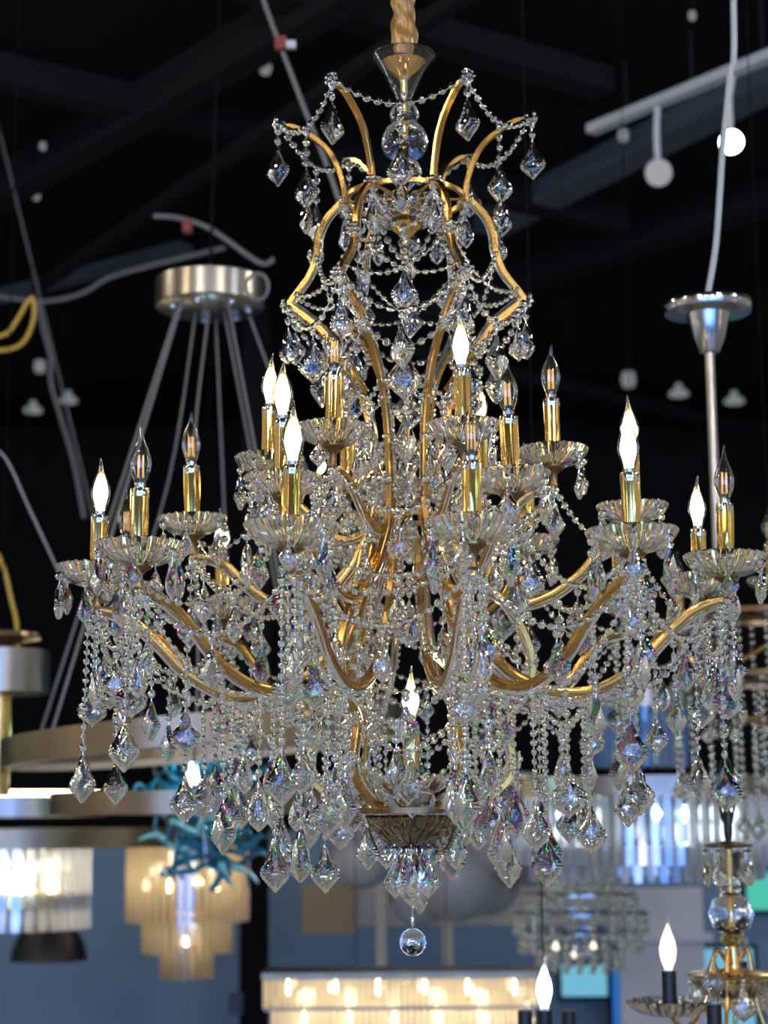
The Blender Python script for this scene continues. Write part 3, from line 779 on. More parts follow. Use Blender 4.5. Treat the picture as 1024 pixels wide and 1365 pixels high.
# teal blown-glass chandelier
Y = 6.0; c = PX(275, 1090, Y)
A = empty('blown_glass_chandelier', (c.x, Y, c.z), 'tangled teal and blue blown-glass chandelier behind the prisms at lower left', 'chandelier'); o0 = Vector(A.location)
k_ = pxr(Y, 1); RB = random.Random(11)
mb = MB(); lathe(mb, [(.02, -60*k_), (.03, 0), (.02, 80*k_)], 16); mb.build('core', 'chrome', A)
mb = MB(); lathe(mb, [(.0016, 70*k_), (.0016, CEIL-o0.z)], 8); mb.build('stem', 'wallk', A)
for i in range(96):
    a = RB.uniform(0, 2*PI); el = RB.uniform(-1.0, 1.0); L = RB.uniform(45, 82)*k_
    d = Vector((math.cos(a)*math.cos(el)*1.15, math.sin(a)*math.cos(el)*.8, math.sin(el)*.8)); s0 = Vector((RB.uniform(-25, 25)*k_, 0, RB.uniform(-60, 75)*k_))
    side = Vector((-d.y, d.x, RB.uniform(-1, 1))).normalized(); up_ = d.cross(side); pts = [Vector((0, 0, s0.z)), s0+d*L*.3+side*L*.16, s0+d*L*.6-side*L*.18+up_*L*.1, s0+d*L*.85+side*L*.1+Vector((0, 0, .03)), s0+d*L*.95+side*L*.26+Vector((0, 0, RB.uniform(-.05, .05)))]
    pp = crom(pts, 6); n = len(pp); mb = MB(); sweep(mb, pp, circ(.0095, 8), 0, True, radii=[1.25-.8*j/n+.5*math.exp(-((j-n*.55)/2)**2) for j in range(n)]); mb.build('glass_tentacle', 'tealg' if RB.random() < .85 else 'tealp', A)
q = PX(262, 1035, Y)-o0; mb = MB(); lathe(mb, [(.001, -.035), (.019, -.015), (.014, .02), (.001, .05)], 14, X=T((q.x, -.12, q.z))); tag(mb.build('bulb', 'coolbulb', A), 'lit bulb')
light_at(o0+Vector((q.x, -.2, q.z+.1)), 3, (.5, .95, 1), .03)

# cluster of smoky globes
Y = 8.0
A = empty('globe_cluster_pendant', PX(600, 1215, Y), 'cluster pendant of smoky grey glass globes behind the bottom bowl', 'pendant lamp'); o0 = Vector(A.location)
zc = zy(600, 1095, Y)-o0.z
mb = MB(); lathe(mb, [(.01, zc), (.16, zc), (.16, zc+.04), (.01, zc+.04)], 40); mb.build('canopy', 'chrome', A)
mb = MB(); lathe(mb, [(.0016, zc), (.0016, CEIL-o0.z)], 8); mb.build('stem', 'wallk', A)
for (x, y, r, dy) in ((610, 1170, 55, -.05), (545, 1120, 50, .1), (500, 1085, 48, .0), (480, 1145, 40, .05), (665, 1120, 50, -.1), (700, 1075, 46, .1), (745, 1090, 46, 0), (560, 1195, 40, .12), (655, 1180, 42, .2), (710, 1140, 42, .1), (620, 1100, 50, .2), (775, 1080, 36, .15)):
    q = PX(x, y, Y); q = Vector((q.x-o0.x, dy, q.z-o0.z)); mb = MB(); rr = pxr(Y, r)
    lathe(mb, [(max(.001, rr*math.cos(-PI/2+PI*i/14)), rr*math.sin(-PI/2+PI*i/14)) for i in range(15)], 28, X=T(q)); g = mb.build('globe', 'globe', A)
    mb = MB(); tube(mb, [q+Vector((0, 0, rr)), Vector((q.x*.3, dy*.3, zc))], .003, 5); mb.build('globe_cord', 'black', A)

# linear crystal chandelier, lit
Y = 6.6; k_ = pxr(Y, 1)
pL = PX(356, 1296, Y); pR = PX(714, 1296, Y); pm = (pL+pR)/2
A = empty('linear_crystal_chandelier', PX(535, 1400, Y), 'lit long rectangular crystal chandelier with beige top frame at bottom centre', 'chandelier'); o0 = Vector(A.location)
W = pR.x-pL.x; dp = .26
mb = MB(); zt2 = pm.z-o0.z; box(mb, (pm.x-o0.x, 0, zt2), (W+.02, dp+.02, .022)); mb.build('top_frame', 'champagne', A)
for (inset, ya, yb, nn) in ((0, 1300, 1339, 46), (.05, 1338, 1392, 40)):
    z1 = zy(535, ya, Y)-o0.z; z0 = zy(535, yb, Y)-o0.z; mb = MB(); w = W-inset
    for i in range(nn):
        x = pm.x-o0.x-w/2+w*(i+.5)/nn
        for s in (-1, 1): box(mb, (x, s*(dp-inset)/2, (z0+z1)/2), (w/nn*.66, .012, z1-z0))
    for j in range(8):
        y = -(dp-inset)/2+(dp-inset)*(j+.5)/8
        for s in (-1, 1): box(mb, (pm.x-o0.x+s*w/2, y, (z0+z1)/2), (.012, .026, z1-z0))
    mb.build('crystal_bars', 'warmrod', A)
    mb = MB(); box(mb, (pm.x-o0.x, -(dp-inset)/2-.006, z0), (w, .008, .012)); mb.build('trim_strip', 'champagne', A)
for s in (-1, 1):
    mb = MB(); lathe(mb, [(.0016, zt2), (.0016, CEIL-o0.z)], 8, X=T((pm.x-o0.x+s*W*.17, .05, 0))); mb.build('stem', 'wallk', A)
for i in range(6):
    for (yy, dy) in ((1316, .0), (1358, -.03)):
        q = PX(385+i*60+(20 if dy else 0), yy, Y); q = Vector((q.x-o0.x, dy, q.z-o0.z)); mb = MB(); lathe(mb, [(.001, -.025), (.013, -.012), (.015, 0), (.011, .012), (.001, .03)], 12, X=T(q)); mb.build('bulb', 'warmbulb', A)
    light_at(o0+q+Vector((0, 0, .05)), .55, (1, .86, .62), .03)

# display stand beyond: beige posts, slatted rail and brown board
Y = 9.2
A = empty('display_rack', (PX(600, 1300, Y).x, Y, 0), 'beige slatted display rack with two posts standing behind the linear chandelier', 'display rack'); o0 = Vector(A.location)
for x in (508, 597):
    q = PX(x, 1250, Y); mb = MB(); zz = PX(x, 1178, Y).z; box(mb, (q.x-o0.x, 0, zz/2), (pxr(Y, 13), .05, zz)); mb.build('post', 'beige', A)
mb = MB(); a = PX(440, 1208, Y); b2 = PX(830, 1208, Y)
for i in range(60): box(mb, (a.x-o0.x+(b2.x-a.x)*(i+.5)/60, .03, a.z), ((b2.x-a.x)/60*.6, .02, pxr(Y, 44)))
box(mb, ((a.x+b2.x)/2-o0.x, .045, a.z+pxr(Y, 20)), (b2.x-a.x, .02, .02)); box(mb, ((a.x+b2.x)/2-o0.x, .045, a.z-pxr(Y, 22)), (b2.x-a.x, .02, .03))
mb.build('slat_rail', 'beige', A)
q = PX(438, 1212, Y); mb = MB(); box(mb, (q.x-o0.x, -.02, q.z), (pxr(Y, 70), .04, pxr(Y, 62))); mb.build('board', 'brown', A)
# blue-lit showcase panes low in the partition
def pane(name, x0, y0, x1, y1, Y, mat):
    a = PX(x0, y0, Y); c = PX(x1, y1, Y); mb = MB(); box(mb, ((a.x+c.x)/2, Y, (a.z+c.z)/2), (abs(c.x-a.x), .03, abs(a.z-c.z)), 0)
    fr = .02
    for s in (-1, 1):
        box(mb, ((a.x+c.x)/2+s*abs(c.x-a.x)/2, Y-.01, (a.z+c.z)/2), (fr, .05, abs(a.z-c.z)+fr), 1); box(mb, ((a.x+c.x)/2, Y-.01, (a.z+c.z)/2+s*abs(a.z-c.z)/2), (abs(c.x-a.x)+fr, .05, fr), 1)
    return struct(name, mb, [mat, 'beam'])
pane('window_2', 745, 1284, 812, 1330, YP-.02, 'panec'); pane('window_3', 812, 1284, 832, 1372, YP-.02, 'paneb'); pane('window_4', 832, 1262, 868, 1345, YP-.02, 'panet'); pane('window_5', 900, 1262, 1010, 1380, YP-.02, 'panec'); pane('window_6', 990, 1160, 1060, 1215, YP-.02, 'panet')

# tiered crystal-rod chandelier at right
Y = 6.2; k_ = pxr(Y, 1)
A = empty('rod_drum_chandelier', PX(860, 1160, Y), 'wide tiered chandelier of clear hanging crystal rods behind the right arms', 'chandelier'); o0 = Vector(A.location)
for (x, ra, ya, yb, n, mat) in ((850, 62, 945, 1022, 30, 'bluerod'), (862, 175, 1062, 1150, 72, 'clearrod'), (862, 150, 1150, 1172, 60, 'clearrod')):
    z1 = zy(x, ya, Y)-o0.z; z0 = zy(x, yb, Y)-o0.z; cx = PX(x, ya, Y).x-o0.x
    mb = MB(); rods(mb, cx, ra*k_, z0, z1, n, ra*k_*2*PI/n*.62); mb.build('rod_tier', mat, A)
    mb = MB(); lathe(mb, [(.01, z1), (ra*k_*1.06, z1), (ra*k_*1.06, z1+24*k_), (.01, z1+24*k_)], 64, X=T((cx, 0, 0))); mb.build('tier_plate', 'nickel', A)
mb = MB(); lathe(mb, [(.0016, 0), (.0016, CEIL-o0.z)], 8); mb.build('stem', 'wallk', A)
for k in range(5):
    q = Vector((.3*math.sin(k*1.26), -.3*math.cos(k*1.26), zy(862, 1085, Y)-o0.z)); mb = MB(); lathe(mb, [(.001, -.03), (.015, 0), (.001, .03)], 10, X=T(q)); mb.build('bulb', 'coolbulb', A)
    light_at(o0+q+Vector((0, -.0, -.06)), .35, (.85, .95, 1), .03)
# wide crystal-bead chandelier under it
Y = 7.2; k_ = pxr(Y, 1); RB = random.Random(5)
A = empty('bead_ball_chandelier', PX(775, 1280, Y), 'dark sparkling bead basket chandelier beside the white flame bulb', 'chandelier'); o0 = Vector(A.location)
zc = zy(775, 1215, Y)-o0.z
for lv, (ra, y) in enumerate(((40, 1172), (72, 1195), (85, 1220), (78, 1245), (55, 1268))):
    z = zy(775, y, Y)-o0.z
    for j in range(20):
        a = 2*PI*j/20+lv*.2; mb = MB()
        for q in range(3): bead(mb, Vector((ra*k_*math.cos(a), ra*k_*math.sin(a), z-q*.030)), .031, Vector((0, 0, 1)), RB.random()*3)
        tube(mb, [(ra*k_*math.cos(a), ra*k_*math.sin(a), z-.06), (ra*k_*math.cos(a), ra*k_*math.sin(a), z+.01)], .0015, 4, 1)
        mb.build('bead_strand', ['bead', 'silver'], A)
    hoop('ring', A, 0, z+.01, ra*k_, .006, .005, 'chrome')
mb = MB(); lathe(mb, [(.0018, zy(775, 1268, Y)-o0.z), (.0018, CEIL-o0.z)], 8); mb.build('stem', 'wallk', A)
mb = MB()
for k in range(3): 
    for (ra, y) in ((40, 1172), (72, 1195), (85, 1220), (78, 1245), (55, 1268)):
        a = k*PI/3; z = zy(775, y, Y)-o0.z+.01; tube(mb, [(ra*k_*math.cos(a), ra*k_*math.sin(a), z), (-ra*k_*math.cos(a), -ra*k_*math.sin(a), z)], .003, 5)
mb.build('frame', 'black', A)
for (x, y) in ((765, 1270), (790, 1262), (740, 1262)):
    q = PX(x, y, Y); mb = MB(); lathe(mb, [(.001, -.02), (.013, 0), (.001, .025)], 10, X=T((q.x-o0.x, -.03, q.z-o0.z))); mb.build('bulb', 'peach', A)
# grey board panel
Y = 9.6; p = PX(880, 1205, Y); mb = MB(); box(mb, (0, 0, p.z/2), (pxr(Y, 110), .04, p.z+pxr(Y, 42))); box(mb, (0, -.03, p.z-pxr(Y, 42)), (pxr(Y, 130), .08, .04))
tag(mb.build('standing_board', 'grey', None, (p.x, Y, 0)), 'plain grey standing board behind the glass-column chandelier', 'board')

# black candle chandelier with one cool flame bulb
Y = 4.2; k_ = pxr(Y, 1)
A = empty('black_candle_chandelier', PX(727, 1420, Y), 'black candelabra chandelier with one cool white flame bulb at the bottom edge', 'chandelier'); o0 = Vector(A.location)
mb = MB(); lathe(mb, [(.03, 0), (.035, .02), (.012, .05), (.0018, .06), (.0018, CEIL-o0.z)], 16); mb.build('stem', 'wallk', A)
mb = MB(); lathe(mb, [(k_*9.5, 0), (k_*9.5, k_*46)], 20); BS = mb.mesh('candle_sleeve', 'black')
for (x, y, dy, lit) in ((723, 1342, -.06, 1), (699, 1346, -.02, 0), (761, 1350, .05, 0)):
    q = PX(x, y, Y); q = Vector((q.x-o0.x, dy, q.z-o0.z-k_*46))
    c = empty('candle_lamp', q, None, None); c.parent = A
    place('candle_sleeve', BS, c)
    mb = MB(); tube(mb, crom([Vector((0, 0, 0)), Vector((-q.x*.3, -q.y*.3, -.03)), Vector((-q.x, -q.y, -q.z+.02))], 6), .006, 6); mb.build('arm', 'black', c)
    if lit:
        b = place('bulb', BULB, c, (0, 0, k_*46-.113*1.25)); b.scale = (1.25,)*3
        f = MB(); lathe(f, [(.002, k_*46+.004), (.012, k_*46+.02), (.0165, k_*46+.038), (.014, k_*46+.056), (.006, k_*46+.078), (.001, k_*46+.09)], 20); f.build('filament', 'coolbulb', c)
        light_at(o0+q+Vector((0, -.03, k_*46+.15)), 1, (.75, .9, 1), .02)

# glass-column chandelier with the long rod (right)
Y = 3.7; k_ = pxr(Y, 1); qc = PX(978, 1300, Y)
A = empty('glass_column_chandelier', (qc.x, Y, qc.z), 'clear glass column chandelier on a long rod from a chrome canopy at right', 'chandelier'); o0 = Vector(A.location)
def q_(x, y): p = PX(x, y, Y); return Vector((p.x-o0.x, 0, p.z-o0.z))
qt = q_(939, 410)
mb = MB(); lathe(mb, [(5*k_, qt.z-66*k_), (14*k_, qt.z-64*k_), (22*k_, qt.z-45*k_), (27*k_, qt.z-22*k_), (30*k_, qt.z-10*k_), (59*k_, qt.z-8*k_), (62*k_, qt.z), (60*k_, qt.z+6*k_), (20*k_, qt.z+9*k_)], 48, X=T((q_(939, 410).x*0, 0, 0))); cn = mb.build('canopy', 'chrome', A)
mb = MB(); lathe(mb, [(7*k_, q_(945, 740).z), (7*k_, qt.z-60*k_)], 20); mb.build('rod', 'nickel', A)
mb = MB()
za = q_(945, 740).z; zb = q_(965, 1042).z; nl = 11
for i in range(nl):
    zz = za+(zb-za)*(i+.5)/nl; hh = abs(zb-za)/nl*.62; X = T((0, 0, zz)) @ Matrix.Rotation(PI/2*(i % 2), 4, 'Z')
    tube(mb, [(hh*.45*math.cos(2*PI*j/16), 0, hh*math.sin(2*PI*j/16)) for j in range(16)], 1.6*k_, 6, closed=True, X=X)
mb.build('chain', 'black', A)
mb = MB(); z = q_(965, 1070).z; tube(mb, [(9*k_*math.cos(2*PI*j/20), 0, z+30*k_*math.sin(2*PI*j/20)) for j in range(20)], 2*k_, 6, closed=True); lathe(mb, [(4*k_, q_(965, 1122).z), (6*k_, q_(965, 1110).z), (6*k_, q_(965, 1082).z), (3*k_, q_(965, 1078).z)], 16); mb.build('hook', 'black', A)
zp = q_(970, 1127).z
mb = MB(); lathe(mb, [(5*k_, zp-4*k_), (30*k_, zp-2*k_), (33*k_, zp+1*k_), (12*k_, zp+5*k_), (4*k_, zp+6*k_)], 32); mb.build('top_plate', 'bronze', A)
mb = MB(); zs = lambda y: q_(975, y).z
lathe(mb, [(3*k_, zs(1262)), (14*k_, zs(1258)), (17*k_, zs(1250)), (12*k_, zs(1246)), (24*k_, zs(1236)), (30*k_, zs(1218)), (24*k_, zs(1200)), (12*k_, zs(1190)), (16*k_, zs(1184)), (13*k_, zs(1176)), (16*k_, zs(1165)), (21*k_, zs(1145)), (24*k_, zs(1132)), (3*k_, zs(1131))], 24, 0, False); mb.build('glass_column', 'dish', A)
mb = MB(); lathe(mb, [(3*k_, zs(1400)), (3*k_, zs(1130))], 12); mb.build('center_rod', 'brass', A)
mb = MB(); lathe(mb, [(6*k_, zs(1306)), (56*k_, zs(1302)), (60*k_, zs(1298)), (56*k_, zs(1296)), (10*k_, zs(1290)), (8*k_, zs(1262)), (14*k_, zs(1258)), (4*k_, zs(1252))], 40); mb.build('brass_plate', 'brass', A)
mb = MB(); lathe(mb, [(8*k_, zs(1335)), (40*k_, zs(1326)), (54*k_, zs(1306)), (52*k_, zs(1305)), (38*k_, zs(1320)), (8*k_, zs(1328))], 60, 0, True, mod=lambda i, a, r, z: (r*(1+.03*math.cos(18*a)), z)); mb.build('glass_bowl', 'dish', A)
mb = MB(); lathe(mb, [(9.5*k_, 0), (9.5*k_, 52*k_)], 20); BS2 = mb.mesh('candle_sleeve', 'black')
for (x, y, dy, lit) in ((885, 1345, -.08, 1), (937, 1385, -.14, 0), (1052, 1385, -.06, 1), (1010, 1345, .16, 0)):
    p = q_(x, y); p.y = dy
    c = empty('candle_lamp', p, None, None); c.parent = A
    place('candle_sleeve', BS2, c); d_ = place('drip_dish', DISHC, c, (0, 0, -.006)); d_.scale = (1.35, 1.35, .9)
    mb = MB(); tgt = Vector((0, 0, zs(1300)))-p
    tube(mb, crom([Vector((0, 0, -.004)), Vector((tgt.x*.25, tgt.y*.25, -.03)), Vector((tgt.x*.6, tgt.y*.6, tgt.z*.5)), Vector((tgt.x*.75, tgt.y*.75, tgt.z+.05)), tgt], 6), .0045, 8); mb.build('arm', 'gold', c)
    b = place('bulb', BULB, c, (0, 0, 52*k_-.113*1.15)); b.scale = (1.15,)*3
    if lit:
        f = MB(); lathe(f, [(.006, 52*k_+.002), (.014, 52*k_+.02), (.0165, 52*k_+.038), (.014, 52*k_+.056), (.006, 52*k_+.076), (.001, 52*k_+.088)], 20); f.build('filament', 'peach', c)
for (r, y, a0, n, L) in ((30, 1131, .3, 5, .054), (56, 1303, 0, 8, .054)):
    for j in range(n):
        a = a0+2*PI*j/n; dm, bm = pend_mesh('kite', L, 1); o = place('crystal_pendant', dm, A, (r*k_*math.cos(a), r*k_*math.sin(a), zs(y)), a+PI/2); place('octagon_bead', bm, o)
dm, bm = pend_mesh('leaf', .066, 1); o = place('crystal_pendant', dm, A, (0, -.09, zs(1296)), 0); place('octagon_bead', bm, o)
mb = MB(); cp = [q_(x, y) for x, y in ((945, 395), (952, 320), (962, 200), (973, 100), (978, 0))]
top = Vector((q_(981, -60).x, 0, CEIL-o0.z))
base = cp[0].copy(); base.x = 0
tube(mb, crom([base]+[Vector((q.x-q_(939, 410).x*0.0-(q_(939, 410).x)*max(0, 1-i/3), 0, q.z)) for i, q in enumerate(cp)][1:]+[top], 8), 4.2*k_, 8); mb.build('supply_cord', 'greycord', A)

# blurry bead-curtain chandelier at the right edge
Y = 4.8; k_ = pxr(Y, 1); RB = random.Random(9)
A = empty('bead_curtain_chandelier', PX(1040, 1060, Y), 'blurred bead-curtain chandelier with a candle bulb cut off by the right edge', 'chandelier'); o0 = Vector(A.location)
for (ra, ya, L, n) in ((135, 905, 130, 22), (95, 820, 140, 16), (50, 960, 130, 10)):
    z = zy(1040, ya, Y)-o0.z; hoop('ring', A, 0, z, ra*k_, .014, .010, 'bronze')
    for j in range(n):
        a = 2*PI*j/n+.1; pth = [Vector((ra*k_*math.cos(a), ra*k_*math.sin(a), z)), Vector((ra*k_*math.cos(a)*.97, ra*k_*math.sin(a)*.97, z-L*k_*RB.uniform(.75, 1.0)))]
        n0 = len(STR); strand(pth, .017); q = STR.pop(); q[1].build('bead_strand', ['bead', 'silver'], A)
        dm, bm = pend_mesh('kite', .06, 1); o = place('crystal_pendant', dm, A, pth[1], RB.random()*3); place('octagon_bead', bm, o)
    mb = MB()
    for k in range(3): a = k*PI/3; tube(mb, [(ra*k_*math.cos(a), ra*k_*math.sin(a), z), (-ra*k_*math.cos(a), -ra*k_*math.sin(a), z)], .004, 6)
    mb.build('spokes', 'bronze', A)
mb = MB(); lathe(mb, [(.0018, zy(1040, 965, Y)-o0.z), (.0018, CEIL-o0.z)], 10); mb.build('stem', 'wallk', A)
for (x, y, dy) in ((1010, 800, -.18), (905, 845, .0)):
    p = PX(x, y, Y)-o0; p.y = dy; c = empty('candle_lamp', p, None, None); c.parent = A; c.scale = (1.1,)*3
    for nm, me in (('drip_dish', DISHA), ('candle_sleeve', SLEEVE), ('socket_collar', COLLAR), ('bulb', BULB), ('bulb_base', BASE), ('filament', FILOFF), ('dish_cup', CUP)): place(nm, me, c)
    mb = MB(); tube(mb, crom([Vector((0, 0, -.03)), Vector((-p.x*.3, -p.y*.3, -.09)), Vector((-p.x*.9, -p.y*.9, -.02))], 6), .006, 8); mb.build('arm', 'gold', c)

# ------------------------------------------------------------------ cables and ceiling fittings
cable('hanging_cable', [(170, -620), (300, -160), (345, -20), (362, 30), (385, 90), (408, 150), (430, 205), (448, 255), (458, 290)], 4.6, .0065, 'wire', 'grey cable slanting down beside the red tag behind the chandelier crown')
p = PX(374, 58, 4.585); mb = MB(); box(mb, (0, 0, 0), (.03, .02, .035)); box(mb, (.028, 0, -.004), (.025, .015, .02), 1); tag(mb.build('cable_tag', ['red', 'white'], None, p), 'small red tag clipped to the grey cable', 'tag')
cable('supply_cable', [(-30, 392), (20, 398), (50, 402), (85, 398), (115, 388), (160, 365), (300, 330)], 7.6, .010, 'wire', 'grey cable running level across the left edge above yellow cords')
cable('drop_cable', [(50, 402), (58, 440), (68, 480), (68, 510), (82, 560), (98, 615), (112, 690)], 7.6, .009, 'wire', 'pale cable dropping from the cord knot at upper left')
cable('extension_cord', [(-20, 452), (8, 445), (22, 428), (36, 404), (44, 398), (45, 425), (32, 455), (10, 466), (-20, 466)], 5.9, .008, 'yellow', 'looped yellow extension cord hanging at the left edge')
cable('gold_cord', [(-5, 735), (6, 760), (14, 795), (22, 830), (24, 870)], 5.4, .007, 'yellow', 'dull gold cord above the nickel drum at left')
cable('thin_cable', [(-560, -600), (-100, 440), (-20, 578), (10, 615), (40, 680), (75, 755), (95, 800)], 4.2, .0045, 'wire', 'thin grey cable slanting down from the left edge to the lowest left candle')
# cable tie run over the canopy
cable('wiring_run', [(205, 288), (235, 290), (270, 300), (300, 318), (330, 340), (352, 352), (365, 345)], 5.55, .008, 'wire', 'loose grey wiring above the round nickel canopy')
p = PX(250, 304, 5.55); mb = MB(); lathe(mb, [(.004, -.02), (.016, -.015), (.018, .02), (.004, .03)], 10); tag(mb.build('wire_connector', 'red', None, p), 'red wire connector on the wiring above the nickel canopy', 'connector')
mb = MB(); Y = 4.75; rr = pxr(Y, 19); tube(mb, [(rr*.8*math.cos(2*PI*i/32), 0, rr*math.sin(2*PI*i/32)) for i in range(32)], .005, 8, closed=True); tag(mb.build('cable_coil', 'wire', None, PX(343, 382, Y)), 'small coil of grey cable at the right of the nickel canopy', 'cable')

# track with two heads
ta = RAYZ(800, 168, CEIL-.22); tb = RAYZ(1060, 60, CEIL-.22); d = (tb-ta).normalized()
A = empty('track_rail', (ta+tb)/2, 'white lighting track running under the grey beam at upper right', 'lighting track'); o0 = Vector(A.location)
mb = MB(); sweep(mb, [ta-d*.05-o0, tb-o0], rect(.05, .035), 0, False, up=(-d.y, d.x, 0)); mb.build('rail', 'white', A)
for t_ in (.15, .5, .85):
    q = ta.lerp(tb, t_)-o0; mb = MB(); lathe(mb, [(.008, 0), (.008, .22)], 8, X=T(q)); mb.build('hanger', 'black', A)
def spot(px, py, r, lit, label):
    rail_t = 0
    best = min((((ta.lerp(tb, i/60)), i) for i in range(61)), key=lambda q: abs((PXinv(q[0])[0])-px))
    q = best[0]; Y = q.y; c = PX(px, py, Y); rr = pxr(Y, r)
    A = empty('track_spotlight', c, label, 'spotlight'); o0 = Vector(A.location)
    ax = (Vector((0, 0, EYE))-c).normalized(); ax = (ax+Vector((.05, 0, -.12))).normalized()
    X = ax.to_track_quat('Z', 'Y').to_matrix().to_4x4()
    mb = MB(); lathe(mb, [(rr*.5, -rr*2.4), (rr*.9, -rr*2.0), (rr*1.05, 0), (rr*1.05, .01), (rr*.95, .01), (rr*.95, -.004), (rr*.5, -.004)], 32, X=X); mb.build('housing', 'white' if not lit else 'black', A)
    mb = MB(); lathe(mb, [(.001, .004), (rr*.93, .004), (rr*.93, .008), (.001, .012)], 32, X=X); mb.build('lens', 'spot' if lit else 'spotoff', A)
    mb = MB(); tube(mb, [-ax*rr, -ax*rr+Vector((0, 0, (q.z-c.z)*.6)), q-c-Vector((0, 0, .0185))], .012, 8); mb.build('bracket', 'white', A)
    if lit:
        l = bpy.data.lights.new('spot_light', 'SPOT'); l.energy = 60; l.spot_size = 1.0; l.spot_blend = .5; l.shadow_soft_size = .03; l.color = (.85, .93, 1)
        o = bpy.data.objects.new('spot_light', l); COL.objects.link(o); o.location = c+ax*.04; o.rotation_euler = (-ax).to_track_quat('Z', 'Y').to_euler()
INV = CAMM.inverted()
def PXinv(p):
    q = INV @ Vector(p); return (512+F*q.x/-q.z, 682.5-F*q.y/-q.z)
spot(975, 189, 17, True, 'lit white track spotlight shining at the upper right')
spot(878, 230, 18, False, 'unlit track spotlight with a cream lens left of the lit one')

def fitting(px, py, r, label, kind='dome', name='ceiling_light'):
    c = RAYZ(px, py, CEIL-.12); Y = c.y; rr = pxr(Y, r)
    A = empty(name, c, label, 'ceiling light'); mb = MB()
    if kind == 'dome':
        lathe(mb, [(.001, -rr*.25), (rr*.9, -rr*.2), (rr, 0), (rr*.7, rr*.35), (rr*.35, rr*.5), (rr*.3, rr*1.0), (.001, rr*1.0)], 24); mb.build('shade', 'dimlens', A)
    else:
        lathe(mb, [(.001, -rr), (rr*.7, -rr*.8), (rr, 0), (rr*.8, rr*1.2), (.001, rr*1.3)], 16); mb.build('shade', 'dimlens', A)
    mb = MB(); lathe(mb, [(.008, rr*.9), (.008, .12)], 8); mb.build('stem', 'wallk', A)
fitting(44, 547, 13, 'dim white dome ceiling light, lower of two at left'); fitting(91, 534, 13, 'dim white dome ceiling light, right of the pair at left')
fitting(905, 525, 14, 'dim white dome ceiling light left of the long rod at right'); fitting(979, 535, 14, 'dim tilted white ceiling light right of the long rod')
fitting(838, 508, 10, 'small pale ceiling light above the tall lit right candle', 'bud'); fitting(354, 92, 9, 'pale conical ceiling light beside the grey cable at top', 'bud')
fitting(274, 112, 6, 'tiny pale ceiling light on the upper left beam', 'bud'); fitting(57, 196, 5, 'tiny pale ceiling light at upper left, higher of two', 'bud')
fitting(48, 262, 6, 'tiny pale ceiling light at upper left, lower of two', 'bud'); fitting(831, 182, 8, 'small pale ceiling light under the grey beam', 'bud')
fitting(923, 22, 6, 'tiny pale ceiling light in the top right corner', 'bud'); fitting(53, 490, 8, 'pale bud-shaped ceiling light beside the drop cable at left', 'bud')

# ------------------------------------------------------------------ light
w = bpy.data.worlds.new('world'); SC.world = w; w.use_nodes = True; t = w.node_tree; t.nodes.clear()
o = t.nodes.new('ShaderNodeOutputWorld'); bg = t.nodes.new('ShaderNodeBackground'); tc = t.nodes.new('ShaderNodeTexCoord')
n1 = t.nodes.new('ShaderNodeTexNoise'); n1.inputs['Scale'].default_value = 5; n1.inputs['Detail'].default_value = 3
cr = t.nodes.new('ShaderNodeValToRGB'); cr.color_ramp.elements[0].position = .36; cr.color_ramp.elements[0].color = (.03, .10, .40, 1)
cr.color_ramp.elements[1].position = .70; cr.color_ramp.elements[1].color = (1, 1, 1, 1); e = cr.color_ramp.elements.new(.52); e.color = (.12, .36, 1, 1)
t.links.new(tc.outputs['Generated'], n1.inputs['Vector']); t.links.new(n1.outputs[0], cr.inputs[0]); t.links.new(cr.outputs[0], bg.inputs[0]); bg.inputs[1].default_value = 8.0
t.links.new(bg.outputs[0], o.inputs[0])
def area(loc, size, power, col, tgt):  # unseen area light without a fixture, added for brightness and reflections
    l = bpy.data.lights.new('added_area_light', 'AREA'); l.shape = 'DISK'; l.size = size; l.energy = power; l.color = col
    o = bpy.data.objects.new('added_area_light', l); COL.objects.link(o); o.location = loc
    o.rotation_euler = (Vector(loc)-Vector(tgt)).to_track_quat('Z', 'Y').to_euler(); return o
CT_ = (AX, D, EYE+.4)
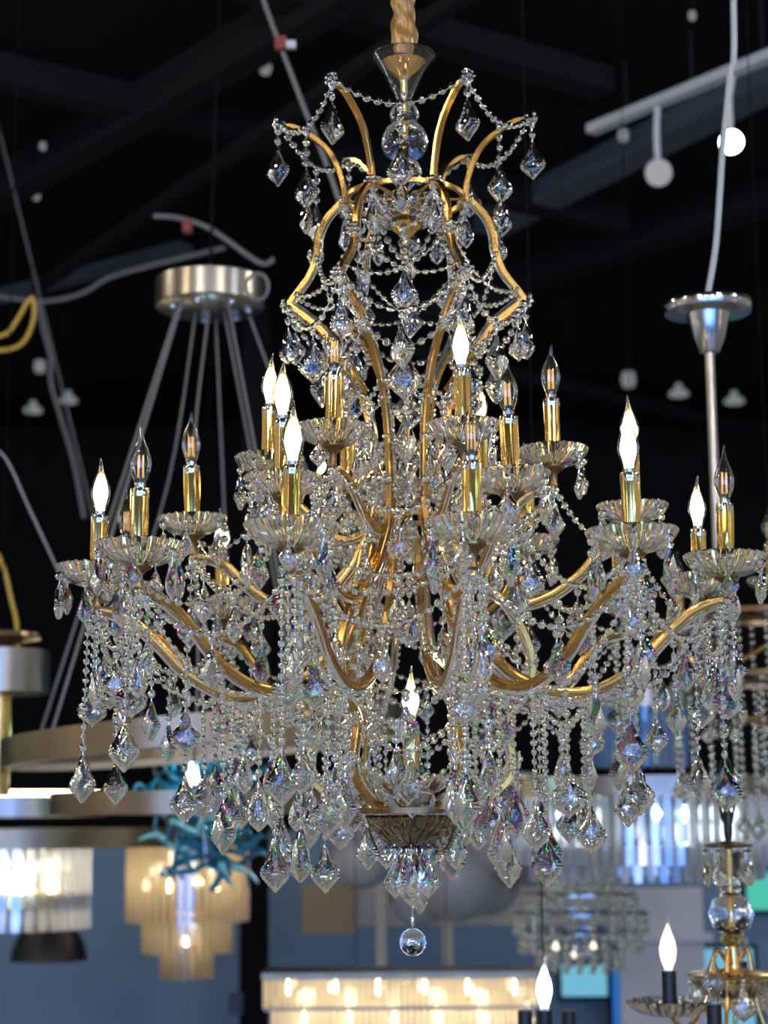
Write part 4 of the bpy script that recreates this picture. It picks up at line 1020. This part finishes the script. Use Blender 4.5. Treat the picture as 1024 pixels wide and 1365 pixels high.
for (x, y, z, pw, col) in ((-2.2, -1.2, 4.3, 22, (1, .86, .62)), (2.4, -1.0, 4.3, 22, (1, .86, .62)), (-.8, -3.0, 4.3, 22, (1, .93, .8)), (1.0, -3.2, 4.3, 22, (.85, .93, 1)), (-3.6, 1.8, 4.3, 25, (1, .8, .5)), (3.8, 2.2, 4.3, 25, (.8, .9, 1)), (-3.0, 5.0, 4.3, 18, (1, .85, .6)), (2.6, 5.2, 4.3, 18, (1, .9, .7)), (-1.5, 1.0, 4.4, 14, (1, .9, .75)), (1.7, .9, 4.4, 14, (1, .9, .75))):
    area((x, y, z), .14, pw, col, CT_)  # small added lights, out of view, for sparkle in the crystals
for s_ in (-1, 1):                                            # added area lights that brighten the pale side walls for the crystals
    for y in (-3.2, 0.2, 3.6, 7.0):
        area((s_*4.6, y, 4.3), .5, 95, (1, .92, .80) if y > -1 else (.92, .96, 1), (s_*WX, y, 1.9))
for x in (-3, 3): area((x, -3.0, 4.2), .5, 120, (1, .94, .86), (x, .5, 0))
RL = random.Random(21)
def glint(x, y, z): light_at((x, y, z), RL.uniform(1.5, 4), RL.choice([(1, .80, .52), (1, .88, .68), (1, .95, .85), (.80, .90, 1), (.30, .52, 1), (1, .55, .22), (.45, 1, .75)]), RL.uniform(.03, .07))  # unseen point light without a fixture, added for coloured sparkle
for i in range(34): glint(RL.uniform(-5.5, 5.5), RL.uniform(-4.5, .2), RL.uniform(2.0, 4.0) if abs(RL.random()) < .7 else RL.uniform(1.0, 2.0))
for i in range(22): glint(RL.choice([-1, 1])*RL.uniform(3.2, 6.0), RL.uniform(1.0, 8.0), RL.uniform(1.6, 4.0))
for (x, y) in ((-2.5, 9.0), (0.6, 8.8), (2.6, 9.0)):
    area((x, y, 4.3), .3, 25, (.85, .92, 1), (x*.8, YP, .9))  # added lights that brighten the partition

SC.view_settings.view_transform = 'Standard'; SC.view_settings.look = 'None'; SC.view_settings.gamma = 1; SC.view_settings.exposure = 0
cy = SC.cycles
cy.max_bounces = 16; cy.transmission_bounces = 14; cy.glossy_bounces = 8; cy.diffuse_bounces = 3; cy.transparent_max_bounces = 16
cy.caustics_reflective = True; cy.caustics_refractive = True; cy.sample_clamp_indirect = 12; cy.sample_clamp_direct = 0; cy.blur_glossy = .3
cy.use_denoising = True
